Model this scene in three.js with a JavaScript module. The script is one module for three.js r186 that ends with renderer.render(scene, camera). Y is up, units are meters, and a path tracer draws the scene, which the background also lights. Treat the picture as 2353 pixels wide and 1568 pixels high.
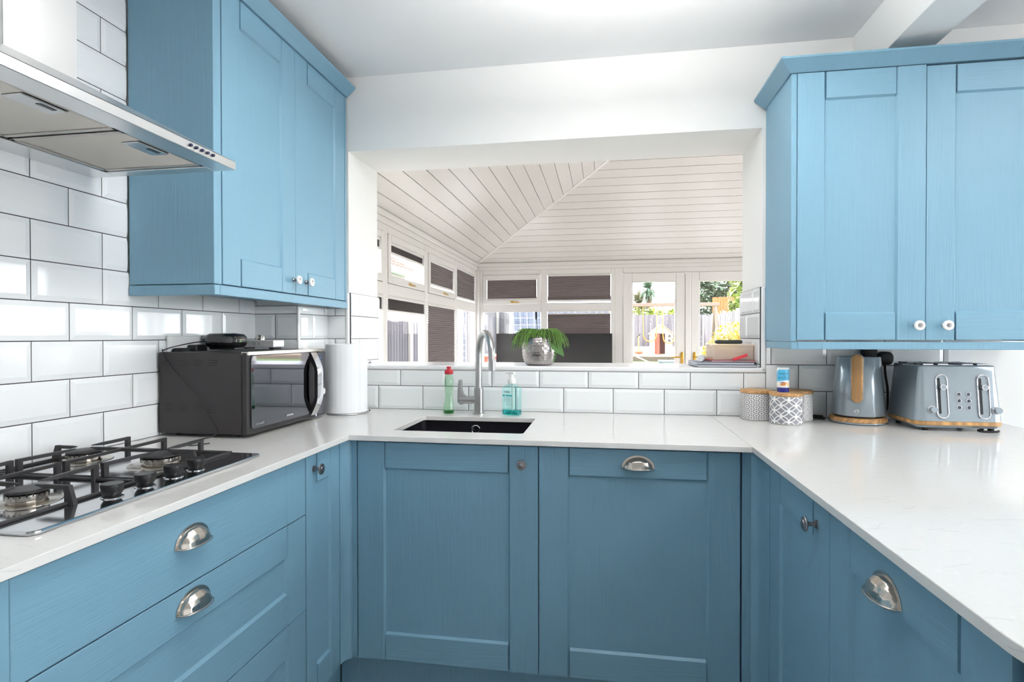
import * as THREE from 'three';
import { mergeGeometries, toCreasedNormals } from 'three/addons/utils/BufferGeometryUtils.js';
import { RectAreaLightUniformsLib } from 'three/addons/lights/RectAreaLightUniformsLib.js';

// ------------------------------------------------------------------ camera, sky, sun, exposure
const W = 2353, H = 1568, FOCAL = 1286.0163;
const scene = new THREE.Scene();
const camera = new THREE.PerspectiveCamera(2 * Math.atan(H / 2 / FOCAL) * 180 / Math.PI, W / H, 0.02, 200);
camera.position.set(1.4239, 1.2213, 2.3507);
camera.rotation.order = 'YXZ';
camera.rotation.set(-0.0092, 0.1625, -0.0011);
camera.updateMatrixWorld(true);
const renderer = new THREE.WebGLRenderer({ antialias: true });
renderer.toneMapping = THREE.LinearToneMapping;
renderer.toneMappingExposure = 1.85;
renderer.shadowMap.enabled = true;
RectAreaLightUniformsLib.init();

scene.background = new THREE.Color().setRGB(5.8, 6.05, 6.25);     // a bright hazy white sky
const sun = new THREE.DirectionalLight(new THREE.Color().setRGB(1, 0.94, 0.88), 7.5);
sun.position.set(-11, 14.5, -13.5); sun.target.position.set(0, 0, -4);
sun.castShadow = true; sun.shadow.radius = 1; sun.shadow.mapSize.set(2048, 2048);
Object.assign(sun.shadow.camera, { left: -26, right: 26, top: 26, bottom: -26, near: 1, far: 60 });
scene.add(sun, sun.target);
const LAMP = 110;                                                 // intensity of the unseen uplighters

// ------------------------------------------------------------------ helpers
function rng(a) { return () => { a |= 0; a = a + 0x6D2B79F5 | 0; let t = Math.imul(a ^ a >>> 15, 1 | a); t = t + Math.imul(t ^ t >>> 7, 61 | t) ^ t; return ((t ^ t >>> 14) >>> 0) / 4294967296; }; }
const V = (x, y, z) => new THREE.Vector3(x, y, z);
function on(axis, val, u, v) {                                     // the point of a plane that a pixel of the photograph looks at
  const d = V((u - W / 2) / FOCAL, -(v - H / 2) / FOCAL, -1).applyQuaternion(camera.quaternion);
  return camera.position.clone().addScaledVector(d, (val - camera.position[axis]) / d[axis]);
}
const taken = {};
const numbered = (n) => { const k = taken[n] = (taken[n] ?? -1) + 1; return k ? n + '_' + String(k).padStart(3, '0') : n; };
function mesh(name, geo, mat, parent) {
  const m = new THREE.Mesh(Array.isArray(geo) ? merge(geo) : geo, mat);
  m.castShadow = m.receiveShadow = true; m.name = parent ? name : numbered(name);
  (parent ?? scene).add(m); return m;
}
function tag(o, label, category, group) { Object.assign(o.userData, { label, category }); if (group) o.userData.group = group; return o; }
function thing(name, label, category, pos = [0, 0, 0], turn = 0, group) {
  const o = new THREE.Group(); o.name = numbered(name); o.position.set(...pos); o.rotation.y = turn; scene.add(o);
  return tag(o, label, category, group);
}
function struct(name, label, category, geo, mat) { const o = mesh(name, geo, mat); tag(o, label, category); o.userData.kind = 'structure'; return o; }
function rest(t) {                                                 // a thing built in room coordinates gets its base as origin
  t.updateMatrixWorld(true); const b = new THREE.Box3().setFromObject(t), c = b.getCenter(V(0, 0, 0)); c.y = b.min.y;
  t.children.forEach((k) => k.position.sub(c)); t.position.add(c); return t;
}
function merge(list) {
  return mergeGeometries(list.map((g) => {
    const n = g.index ? g.toNonIndexed() : g.clone();
    for (const k of Object.keys(n.attributes)) if (!['position', 'normal', 'uv'].includes(k)) n.deleteAttribute(k);
    if (!n.attributes.uv) n.setAttribute('uv', new THREE.BufferAttribute(new Float32Array(n.attributes.position.count * 2), 2));
    return n;
  }));
}
// faces: lists of 3 or more points; flat normals turned away from `c` when given; uv in metres
function faceted(faces, c, swap = false) {
  const P = [], N = [], U = [];
  for (let f of faces) {
    let n = f[1].clone().sub(f[0]).cross(f[2].clone().sub(f[0])).normalize();
    if (n.lengthSq() < 0.5 && f.length > 3) n = f[2].clone().sub(f[0]).cross(f[3].clone().sub(f[0])).normalize();
    if (c) { const m = f.reduce((s, p) => s.add(p), V(0, 0, 0)).divideScalar(f.length).sub(c); if (m.dot(n) < 0) { f = [...f].reverse(); n.negate(); } }
    const a = [Math.abs(n.x), Math.abs(n.y), Math.abs(n.z)], k = a.indexOf(Math.max(...a));
    const uv = (p) => { const r = k === 0 ? [p.z, p.y] : k === 1 ? [p.x, p.z] : [p.x, p.y]; return swap ? [r[1], r[0]] : r; };
    for (let i = 1; i < f.length - 1; i++) for (const p of [f[0], f[i], f[i + 1]]) { P.push(p.x, p.y, p.z); N.push(n.x, n.y, n.z); U.push(...uv(p)); }
  }
  const g = new THREE.BufferGeometry();
  g.setAttribute('position', new THREE.Float32BufferAttribute(P, 3)); g.setAttribute('normal', new THREE.Float32BufferAttribute(N, 3)); g.setAttribute('uv', new THREE.Float32BufferAttribute(U, 2));
  return g;
}
function bx(x0, x1, y0, y1, z0, z1, b = 0.001, swap = false) {      // a box with chamfered edges
  b = Math.min(b, (x1 - x0) / 2.1, (y1 - y0) / 2.1, (z1 - z0) / 2.1);
  const X = [x0, x1], Y = [y0, y1], Z = [z0, z1], s = [1, -1], c = V((x0 + x1) / 2, (y0 + y1) / 2, (z0 + z1) / 2), F = [];
  const p = (i, j, k, a) => V(X[i] + (a === 0 ? 0 : s[i] * b), Y[j] + (a === 1 ? 0 : s[j] * b), Z[k] + (a === 2 ? 0 : s[k] * b));
  const q = [[0, 0], [1, 0], [1, 1], [0, 1]];
  for (const i of [0, 1]) {
    F.push(q.map(([m, n]) => p(i, m, n, 0)), q.map(([m, n]) => p(m, i, n, 1)), q.map(([m, n]) => p(m, n, i, 2)));
    for (const j of [0, 1]) {
      F.push([p(i, j, 0, 0), p(i, j, 1, 0), p(i, j, 1, 1), p(i, j, 0, 1)], [p(i, 0, j, 0), p(i, 1, j, 0), p(i, 1, j, 2), p(i, 0, j, 2)], [p(0, i, j, 1), p(1, i, j, 1), p(1, i, j, 2), p(0, i, j, 2)]);
      for (const k of [0, 1]) F.push([p(i, j, k, 0), p(i, j, k, 1), p(i, j, k, 2)]);
    }
  }
  return faceted(F, c, swap);
}
function prism(poly, axis, a0, a1, swap) {                          // a convex outline drawn out along an axis
  const P = ([m, n], a) => axis === 'x' ? V(a, m, n) : axis === 'y' ? V(m, a, n) : V(m, n, a);
  const A = poly.map((q) => P(q, a0)), B = poly.map((q) => P(q, a1)), c = [...A, ...B].reduce((s, p) => s.add(p), V(0, 0, 0)).divideScalar(2 * poly.length);
  return faceted([A, B, ...A.map((p, i) => [p, A[(i + 1) % A.length], B[(i + 1) % A.length], B[i]])], c, swap);
}
const creased = (g, a = 0.6) => toCreasedNormals(g, a);
function cyl(x, y, z, r, h, seg = 24, r2 = r, axis = 'y') {         // from the centre of its lower (or first) face
  const g = new THREE.CylinderGeometry(r2, r, h, seg); g.translate(0, h / 2, 0);
  if (axis === 'x') g.rotateZ(-Math.PI / 2); if (axis === 'z') g.rotateX(Math.PI / 2);
  return g.translate(x, y, z);
}
function lathe(prof, seg = 32, x = 0, y = 0, z = 0, a = 0.55) { return creased(new THREE.LatheGeometry(prof.map(([r, h]) => new THREE.Vector2(Math.max(r, 1e-5), h)), seg), a).translate(x, y, z); }
function tube(pts, r, n = 24, rad = 10, closed = false) { return new THREE.TubeGeometry(new THREE.CatmullRomCurve3(pts.map((p) => p.isVector3 ? p : V(...p)), closed, 'catmullrom', 0.5), n, r, rad, closed); }
function rod(a, b, r, seg = 8) { const d = b.clone().sub(a), g = new THREE.CylinderGeometry(r, r, d.length(), seg); g.translate(0, d.length() / 2, 0); g.applyQuaternion(new THREE.Quaternion().setFromUnitVectors(V(0, 1, 0), d.normalize())); return g.translate(a.x, a.y, a.z); }
function rrect(w, h, r, x = 0, y = 0) { const s = new THREE.Shape(); s.moveTo(x + r, y); s.lineTo(x + w - r, y); s.absarc(x + w - r, y + r, r, -Math.PI / 2, 0); s.lineTo(x + w, y + h - r); s.absarc(x + w - r, y + h - r, r, 0, Math.PI / 2); s.lineTo(x + r, y + h); s.absarc(x + r, y + h - r, r, Math.PI / 2, Math.PI); s.lineTo(x, y + r); s.absarc(x + r, y + r, r, Math.PI, Math.PI * 1.5); return s; }
function ext(shape, d, b = 0, seg = 8) { return new THREE.ExtrudeGeometry(shape, { depth: d - 2 * b, bevelEnabled: b > 0, bevelThickness: b, bevelSize: b, bevelOffset: -b, bevelSegments: 2, curveSegments: seg }).translate(0, 0, b); }
function slab(shape, y1, th, b = 0.0015, seg = 10) { return creased(ext(shape, th, b, seg), 0.3).rotateX(Math.PI / 2).translate(0, y1, 0); }   // shape in x, z; top at y1
// a profile [[out, up] ...] swept along a path in plan, mitred; outward is to the left of the path
function sweep(path, prof, y) {
  const dir = path.slice(1).map((p, i) => new THREE.Vector2(p[0] - path[i][0], p[1] - path[i][1]).normalize()), F = [];
  const ring = path.map((p, i) => {
    const a = dir[Math.max(0, i - 1)], b = dir[Math.min(dir.length - 1, i)], na = new THREE.Vector2(a.y, -a.x), nb = new THREE.Vector2(b.y, -b.x), m = na.clone().add(nb); m.multiplyScalar(2 / m.lengthSq());
    return prof.map(([o, h]) => V(p[0] + m.x * o, y + h, p[1] + m.y * o));
  });
  for (let i = 0; i < path.length - 1; i++) {
    const c = [...ring[i], ...ring[i + 1]].reduce((s, p) => s.add(p), V(0, 0, 0)).divideScalar(2 * prof.length);
    F.push(faceted(prof.map((_, k) => { const l = (k + 1) % prof.length; return [ring[i][k], ring[i][l], ring[i + 1][l], ring[i + 1][k]]; }), c));
  }
  F.push(faceted([ring[0]], ring[1][0]), faceted([ring.at(-1)], ring.at(-2)[0]));
  return merge(F);
}

// ------------------------------------------------------------------ textures
function canvasTex(w, h, draw, srgb = true) {
  const c = document.createElement('canvas'); c.width = w; c.height = h; draw(c.getContext('2d'), w, h);
  const t = new THREE.CanvasTexture(c); if (srgb) t.colorSpace = THREE.SRGBColorSpace; t.wrapS = t.wrapT = THREE.RepeatWrapping; t.magFilter = THREE.LinearFilter; return t;
}
function dataTex(n, f, srgb = false) {
  const d = new Uint8Array(n * n * 4);
  for (let y = 0; y < n; y++) for (let x = 0; x < n; x++) { const v = f(x / n, y / n), i = 4 * (y * n + x); for (let k = 0; k < 3; k++) d[i + k] = Math.max(0, Math.min(255, 255 * (Array.isArray(v) ? v[k] : v))); d[i + 3] = 255; }
  const t = new THREE.DataTexture(d, n, n); t.wrapS = t.wrapT = THREE.RepeatWrapping; t.magFilter = t.minFilter = THREE.LinearFilter; if (srgb) t.colorSpace = THREE.SRGBColorSpace; t.needsUpdate = true; return t;
}
// periodic value noise
function noise(seed, nx, ny) {
  const r = rng(seed), g = Array.from({ length: nx * ny }, () => r()), s = (t) => t * t * (3 - 2 * t);
  return (u, v) => { const x = ((u % 1) + 1) % 1 * nx, y = ((v % 1) + 1) % 1 * ny, i = Math.floor(x), j = Math.floor(y), a = s(x - i), b = s(y - j), G = (m, n) => g[(n % ny) * nx + m % nx]; return (G(i, j) * (1 - a) + G(i + 1, j) * a) * (1 - b) + (G(i, j + 1) * (1 - a) + G(i + 1, j + 1) * a) * b; };
}
const nA = noise(1, 6, 3), nB = noise(2, 64, 4), nC = noise(3, 190, 9), nD = noise(4, 90, 5), nE = noise(5, 40, 40), nF = noise(6, 9, 9), nG = noise(7, 120, 120);
const grainTex = dataTex(512, (u, v) => { const w = u + 0.03 * (nA(u, v) - 0.5); const f = nC(w, v), m = nB(w, v * 1), d = nD(w, v); return 0.75 - 0.45 * Math.pow(f, 5) - 0.3 * Math.pow(m, 4) - 0.25 * Math.pow(d, 6); });
grainTex.repeat.set(2.6, 1.4);
const woodTex = dataTex(512, (u, v) => { const w = u + 0.05 * (nA(u, v) - 0.5), k = 0.5 + 0.5 * (0.5 * nB(w, v) + 0.3 * nD(w, v) + 0.2 * nC(w, v)); return [0.86 * k + 0.1, 0.68 * k + 0.06, 0.45 * k + 0.03]; }, true);
const fineTex = dataTex(256, (u, v) => 0.5 * nG(u, v) + 0.5 * nE(u, v));
const brushTex = dataTex(256, (u, v) => 0.6 * nC(u, v) + 0.4 * nD(u, v));
const quartzTex = canvasTex(1024, 1024, (g, w, h) => {
  g.fillStyle = '#e2e1de'; g.fillRect(0, 0, w, h); const r = rng(77);
  for (let i = 0; i < 2600; i++) { g.fillStyle = `rgba(${r() < 0.5 ? '205,203,200' : '246,245,243'},${0.1 + 0.25 * r()})`; const s = 1 + 5 * r(); g.fillRect(r() * w, r() * h, s, s * (0.4 + 0.6 * r())); }
  for (let i = 0; i < 300; i++) {
    let x = r() * w, y = r() * h, a = (r() - 0.5) * 0.7; g.strokeStyle = `rgba(132,132,130,${0.08 + 0.3 * r() * r()})`; g.lineWidth = 0.6 + 1.6 * r(); g.beginPath(); g.moveTo(x, y);
    for (let k = 0; k < 2 + 5 * r(); k++) { a += (r() - 0.5) * 0.8; x += 8 * Math.cos(a); y += 6 * Math.sin(a); g.lineTo(x, y); } g.stroke();
  }
});
const slateTex = dataTex(256, (u, v) => { const k = 0.42 + 0.2 * (nF(u, v) - 0.5) + 0.16 * (nG(u, v) - 0.5); return [k, k * 1.0, k * 1.03]; }, true);

// ------------------------------------------------------------------ materials
const srgb = (r, g, b) => new THREE.Color().setRGB(r / 255, g / 255, b / 255, THREE.SRGBColorSpace);
const std = (c, rough, o = {}) => new THREE.MeshStandardMaterial({ color: c, roughness: rough, ...o });
const M = {
  blue: std(srgb(121, 163, 185), 0.42, { bumpMap: grainTex, bumpScale: 0.0008 }),
  quartz: std(0xffffff, 0.1, { map: quartzTex }),
  tile: std(srgb(240, 242, 243), 0.06),
  grout: std(srgb(62, 62, 66), 0.95, { bumpMap: fineTex, bumpScale: 0.0008 }),
  paint: std(srgb(240, 240, 238), 0.85, { bumpMap: fineTex, bumpScale: 0.0003 }),
  ceiling: std(srgb(246, 246, 246), 0.9),
  white: std(srgb(238, 238, 236), 0.3),
  trim: std(srgb(240, 240, 240), 0.2),
  upvc: std(srgb(224, 221, 218), 0.28),
  board: std(srgb(214, 211, 208), 0.22),
  steel: std(srgb(205, 205, 205), 0.28, { metalness: 1, bumpMap: brushTex, bumpScale: 0.00003 }),
  hood: std(srgb(222, 222, 222), 0.3, { metalness: 1 }),
  hobSteel: std(srgb(196, 198, 202), 0.11, { metalness: 1 }),
  satin: std(srgb(196, 190, 182), 0.22, { metalness: 1 }),
  pewter: std(srgb(150, 146, 148), 0.3, { metalness: 1 }),
  tap: std(srgb(178, 178, 178), 0.3, { metalness: 1 }),
  chrome: std(srgb(225, 225, 228), 0.06, { metalness: 1 }),
  brass: std(srgb(205, 160, 70), 0.25, { metalness: 1 }),
  iron: std(srgb(42, 41, 43), 0.5, { bumpMap: fineTex, bumpScale: 0.0003 }),
  enamel: std(srgb(40, 38, 39), 0.45),
  black: std(srgb(20, 20, 22), 0.35),
  gloss: new THREE.MeshPhysicalMaterial({ color: srgb(24, 24, 27), roughness: 0.05, clearcoat: 1, clearcoatRoughness: 0.03, specularIntensity: 1 }),
  mirror: std(srgb(124, 124, 132), 0.035, { metalness: 1 }),
  mwSide: std(srgb(48, 44, 46), 0.5),
  silver: std(srgb(214, 214, 214), 0.3, { metalness: 0.25 }),
  rubber: std(srgb(28, 28, 29), 0.7),
  sink: std(srgb(22, 22, 32), 0.4, { bumpMap: fineTex, bumpScale: 0.0004 }),
  mesh: std(srgb(190, 186, 180), 0.4, { metalness: 1 }),
  wood: std(0xffffff, 0.45, { map: woodTex }),
  paper: std(srgb(244, 246, 248), 0.95, { bumpMap: fineTex, bumpScale: 0.0008 }),
  greyGloss: new THREE.MeshPhysicalMaterial({ color: srgb(150, 162, 171), roughness: 0.22, metalness: 0.35, clearcoat: 1, clearcoatRoughness: 0.08 }),
  ceramic: std(srgb(232, 232, 230), 0.35),
  glass: new THREE.MeshPhysicalMaterial({ color: 0xffffff, roughness: 0, transmission: 1, thickness: 0, ior: 1.5 }),
  clear: new THREE.MeshPhysicalMaterial({ color: srgb(250, 255, 252), roughness: 0.04, transmission: 1, thickness: 0, ior: 1.45 }),
  frosted: new THREE.MeshPhysicalMaterial({ color: srgb(250, 243, 236), roughness: 0.35, transmission: 0.75, thickness: 0, ior: 1.45 }),
  blind: new THREE.MeshPhysicalMaterial({ color: srgb(104, 94, 93), roughness: 0.9, transmission: 0.12, thickness: 0 }),
  pot: std(srgb(172, 166, 164), 0.24, { metalness: 1 }),
  soil: std(srgb(52, 44, 38), 0.95),
  strand: new THREE.MeshPhysicalMaterial({ color: srgb(118, 166, 66), roughness: 0.55, transmission: 0.25, thickness: 0 }),
  bigLeaf: new THREE.MeshPhysicalMaterial({ color: srgb(86, 134, 62), roughness: 0.45, transmission: 0.3, thickness: 0, side: THREE.DoubleSide }),
  lawn: std(srgb(88, 120, 48), 0.95, { bumpMap: fineTex, bumpScale: 0.02 }),
  slab: std(0xffffff, 0.9, { map: slateTex }),
  bark: std(srgb(140, 120, 100), 0.95, { bumpMap: fineTex, bumpScale: 0.02 }),
  fence: [0, 1, 2].map((i) => std(srgb(92 + 10 * i, 89 + 10 * i, 95 + 10 * i), 0.9, { bumpMap: grainTex, bumpScale: 0.003 })),
  concrete: std(srgb(168, 165, 160), 0.9),
};

// ------------------------------------------------------------------ kitchen shell
const YW = 0.9, CEIL = 2.372, OX0 = 0.2983, OX1 = 2.0441, OY0 = 1.0742, OY1 = 2.0447, WT = 0.3248;
struct('floor', 'grey vinyl floor of the kitchen', 'floor', bx(-0.25, 5.75, -0.12, 0, -0.01, 4.6, 0), std(srgb(164, 160, 156), 0.4));
const ceiling = struct('ceiling', 'plain white plaster ceiling of the kitchen', 'ceiling', bx(-0.25, 5.75, CEIL, 2.7, -0.01, 4.6, 0), M.ceiling);
const wallLeft = struct('wall_left', 'white wall with bevelled metro tiles behind hob', 'wall', bx(-0.25, -0.006, 0, CEIL, -0.01, 4.6, 0), M.paint);
const wallBack = struct('wall_back', 'white wall around the wide opening to the conservatory', 'wall', [
  bx(-0.65, OX0, -0.12, 4.0, -WT, -0.004, 0), bx(OX1, 5.75, -0.12, 4.0, -WT, -0.004, 0), bx(OX0, OX1, -0.12, OY0 + 0.005, -WT, -0.004, 0), bx(OX0, OX1, OY1, 4.0, -WT, -0.004, 0)], M.paint);
struct('wall_right', 'plain white wall of the dining side around the unseen patio doors', 'wall', [bx(5.5, 5.75, 2.12, CEIL, 0, 4.6, 0), bx(5.5, 5.75, 0, 2.12, 0, 0.5, 0), bx(5.5, 5.75, 0, 2.12, 3.9, 4.6, 0)], M.paint);
struct('wall_rear', 'plain white wall behind the kitchen', 'wall', bx(0, 5.5, 0, CEIL, 4.35, 4.6, 0), M.paint);
struct('trim_1', 'boxed white ceiling beam above the peninsula', 'beam', bx(2.374, 2.522, 2.195, CEIL + 0.01, -0.004, 4.35, 0.002), M.paint);
{ // dining side glazing, out of view, placed to light the left cabinets
  const d = tag(new THREE.Group(), 'unseen white framed patio doors placed to light the left cabinets', 'door'); d.name = 'door_3'; d.userData.kind = 'structure'; scene.add(d); d.position.set(5.62, 0, 0.5); d.rotation.y = -Math.PI / 2;
  for (let i = 0; i < 4; i++) { const x = i * 0.85; mesh('leaf_frame', [bx(x, x + 0.07, 0, 2.12, -0.03, 0.03), bx(x + 0.78, x + 0.85, 0, 2.12, -0.03, 0.03), bx(x + 0.07, x + 0.78, 0, 0.1, -0.03, 0.03), bx(x + 0.07, x + 0.78, 2.03, 2.12, -0.03, 0.03)], M.upvc, d); mesh('pane', bx(x + 0.06, x + 0.79, 0.09, 2.04, -0.002, 0.002, 0), M.glass, d); }
}
// wall tiles: bevelled metro tiles in brick bond, each a mesh of its own on a dark grout bed
const tileCache = new Map();
function tileGeo(w, h, l, r, b, t) {
  const key = [w, h, l, r, b, t].map((v) => Math.round(v * 2000)).join();
  if (!tileCache.has(key)) {
    const B = 0.0135, e = 0.003, q = 0.0068, x = w / 2, y = h / 2, O = (z) => [V(-x, -y, z), V(x, -y, z), V(x, y, z), V(-x, y, z)], o0 = O(0), o1 = O(e + (l && r && b && t ? 0 : 0)), I = [V(-x + (l ? B : 0.0006), -y + (b ? B : 0.0006), q), V(x - (r ? B : 0.0006), -y + (b ? B : 0.0006), q), V(x - (r ? B : 0.0006), y - (t ? B : 0.0006), q), V(-x + (l ? B : 0.0006), y - (t ? B : 0.0006), q)];
    const F = [I]; for (let i = 0; i < 4; i++) { const j = (i + 1) % 4; F.push([o1[i], o1[j], I[j], I[i]], [o0[i], o0[j], o1[j], o1[i]]); }
    tileCache.set(key, faceted(F, V(0, 0, -0.02)));
  }
  return tileCache.get(key);
}
const tr = rng(9);
// u runs to the right as seen from the room; turn 0 faces +z (u = x), PI/2 faces +x (u = -z), -PI/2 faces -x (u = z)
function tiles(parent, turn, depth, u0, u1, v0, v1, joint, pitch = 0.2046, row = 0.103, y0 = YW) {
  const at = (u, v, d) => turn === 0 ? V(u, v, depth + d) : turn > 0 ? V(depth + d, v, -u) : V(depth - d, v, u);
  const g = bx(u0, u1, v0, v1, -0.006, 0.0012, 0), bed = mesh('grout', g, M.grout, parent); bed.rotation.y = turn; bed.position.copy(at(0, 0, 0));
  for (let k = Math.floor((v0 - y0) / row + 0.01); y0 + k * row < v1 - 0.006; k++) {
    const a = y0 + k * row + 0.0013, b = a + row - 0.0026, va = Math.max(a, v0 + 0.0008), vb = Math.min(b, v1 - 0.0008);
    const off = joint + (k % 2 ? pitch / 2 : 0);
    for (let n = Math.floor((u0 - off) / pitch); off + n * pitch < u1; n++) {
      const c = off + n * pitch + 0.0013, d = c + pitch - 0.0026, ua = Math.max(c, u0 + 0.0008), ub = Math.min(d, u1 - 0.0008);
      if (ub - ua < 0.006 || vb - va < 0.006) continue;
      const t = mesh('tile', tileGeo(ub - ua, vb - va, ua === c, ub === d, va === a, vb === b), M.tile, parent);
      t.position.copy(at((ua + ub) / 2, (va + vb) / 2, -0.001)); t.rotation.set((tr() - 0.5) * 0.004, turn + (tr() - 0.5) * 0.004, 0, 'YXZ');
    }
  }
}
const jl = -(0.9521), BOXX = 0.196, BOXZ = 0.24;
tiles(wallLeft, Math.PI / 2, 0, -2.2, -BOXZ - 0.004, YW, YW + 0.103 * 5, jl);
tiles(wallLeft, Math.PI / 2, 0, -2.2, -0.868, YW + 0.103 * 5, CEIL, jl + 0.1023);
tiles(wallBack, 0, 0, BOXX + 0.002, OX0 - 0.012, YW, 1.345, 0.4395 - 0.2046);
tiles(wallBack, 0, 0, OX0 - 0.012, OX1 + 0.012, YW, OY0 - 0.002, 0.4395);
tiles(wallBack, 0, 0, OX1 + 0.0125, 2.784, YW, 1.4, 0.4395);
const RT = YW + 0.103 * 5;
tiles(wallBack, Math.PI / 2, OX0 + 0.006, 0.008, WT, OY0 + 0.02, RT, 0.1);
tiles(wallBack, -Math.PI / 2, OX1 - 0.006, -WT, -0.008, OY0 + 0.02, RT, -0.1);
const boxing = struct('wall_corner', 'tiled pipe boxing in the kitchen corner', 'wall', bx(0, BOXX - 0.006, YW - 0.02, 1.37, -0.003, BOXZ - 0.006, 0), M.paint);
tiles(boxing, 0, BOXZ, 0.002, BOXX - 0.004, YW, 1.345, -0.008);
tiles(boxing, Math.PI / 2, BOXX, -BOXZ + 0.008, -0.003, YW, 1.345, -0.13 - 0.1023);
struct('trim_2', 'white quadrant edging of tiled pipe boxing', 'trim', [bx(BOXX - 0.006, BOXX + 0.0065, YW, 1.345, BOXZ - 0.006, BOXZ + 0.0065, 0.004)], M.trim);
struct('trim_3', 'white tile edging around the lower part of opening', 'trim', [
  bx(OX0 - 0.012, OX0 + 0.004, OY0, RT, -0.008, 0.008, 0.004), bx(OX1 - 0.004, OX1 + 0.012, OY0, RT, -0.008, 0.008, 0.004), bx(OX0 - 0.012, OX1 + 0.012, OY0 - 0.001, OY0 + 0.0185, -0.008, 0.008, 0.005)], M.trim);
struct('trim_4', 'glossy white window sill of the wide opening', 'sill', bx(OX0, OX1, OY0, OY0 + 0.018, -WT - 0.02, -0.006, 0.002), M.trim);

// ------------------------------------------------------------------ worktops
{
  const s = new THREE.Shape(), xl = 0.6068, zw = 0.648, xr = 1.8477;
  s.moveTo(0.002, 0.002); s.lineTo(xr - 0.0006, 0.002); s.lineTo(xr - 0.0006, zw); s.lineTo(xl, zw); s.lineTo(xl, 2.6); s.lineTo(0.002, 2.6); s.lineTo(0.002, BOXZ + 0.003); s.lineTo(BOXX + 0.003, BOXZ + 0.003); s.lineTo(BOXX + 0.003, 0.002); s.closePath();
  s.holes.push(rrect(0.45, 0.345, 0.012, 0.712, 0.19));
  tag(mesh('worktop', slab(s, YW, 0.0173), M.quartz), 'white quartz worktop with sink cutout and hob', 'worktop', 'quartz worktops');
  const p = new THREE.Shape(), xe = 2.86, ze = 1.776, r = 0.1;
  p.moveTo(xr + 0.0006, 0.002); p.lineTo(xe, 0.002); p.lineTo(xe, ze); p.lineTo(xr + r, ze); p.absarc(xr + r + 0.0006, ze - r, r, Math.PI / 2, Math.PI); p.closePath();
  tag(mesh('worktop', slab(p, YW, 0.0173), M.quartz), 'white quartz peninsula worktop with rounded end under the toaster', 'worktop', 'quartz worktops');
}

// ------------------------------------------------------------------ cabinets
const knobDark = lathe([[0, 0], [0.0095, 0], [0.0095, 0.003], [0.006, 0.005], [0.0045, 0.009], [0.0045, 0.018], [0.007, 0.0205], [0.0155, 0.0225], [0.0165, 0.0245], [0.0155, 0.027], [0.0085, 0.0275], [0.0075, 0.0295], [0.004, 0.0315], [0, 0.032]], 28).rotateX(Math.PI / 2);
const knobStem = lathe([[0, 0], [0.008, 0], [0.008, 0.003], [0.005, 0.006], [0.005, 0.02], [0.008, 0.022], [0, 0.022]], 24).rotateX(Math.PI / 2);
const knobDisc = lathe([[0, 0.0205], [0.014, 0.0205], [0.0165, 0.022], [0.0165, 0.0255], [0.015, 0.028], [0.0085, 0.0285], [0.0075, 0.027], [0.005, 0.0268], [0, 0.0285]], 28).rotateX(Math.PI / 2);
const knobEye = lathe([[0, 0.0288], [0.0045, 0.0284], [0.0068, 0.0272], [0, 0.027]].reverse(), 20).rotateX(Math.PI / 2);
const cupGeo = (() => {
  const Wd = 0.043, Hd = 0.033, D = 0.026, nu = 24, nv = 10, grid = (k) => { const g = []; for (let j = 0; j <= nv; j++) { const row = []; for (let i = 0; i <= nu; i++) { const th = Math.PI * i / nu, ph = Math.PI / 2 * j / nv; row.push(V(Wd * k * Math.cos(th), Hd * k * Math.sin(th) * Math.cos(ph), D * k * Math.pow(Math.sin(th), 0.8) * Math.sin(ph))); } g.push(row); } return g; };
  const F = [], a = grid(1), b = grid(0.95);
  for (let j = 0; j < nv; j++) for (let i = 0; i < nu; i++) { F.push([a[j][i], a[j][i + 1], a[j + 1][i + 1], a[j + 1][i]], [b[j][i], b[j + 1][i], b[j + 1][i + 1], b[j][i + 1]]); }
  for (let i = 0; i < nu; i++) F.push([a[nv][i], a[nv][i + 1], b[nv][i + 1], b[nv][i]]);
  const s = new THREE.Shape(); s.moveTo(-0.049, -0.001); for (let i = 0; i <= 24; i++) { const t = Math.PI * (1 - i / 24); s.lineTo(0.049 * Math.cos(t), 0.0385 * Math.sin(t)); } s.closePath();
  const lip = []; for (let i = 0; i <= 24; i++) { const th = Math.PI * i / 24; lip.push(V(Wd * 1.03 * Math.cos(th), -0.0008, 0.002 + D * 1.04 * Math.pow(Math.sin(th), 0.8))); }
  return merge([creased(faceted(F), 0.7), ext(s, 0.0028, 0.0008, 4), tube(lip, 0.0014, 40, 6)]);
})();
const ST = 0.095, RT_ = 0.09, BV = 0.0065, PN = -0.0075, TH = -0.02;
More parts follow.
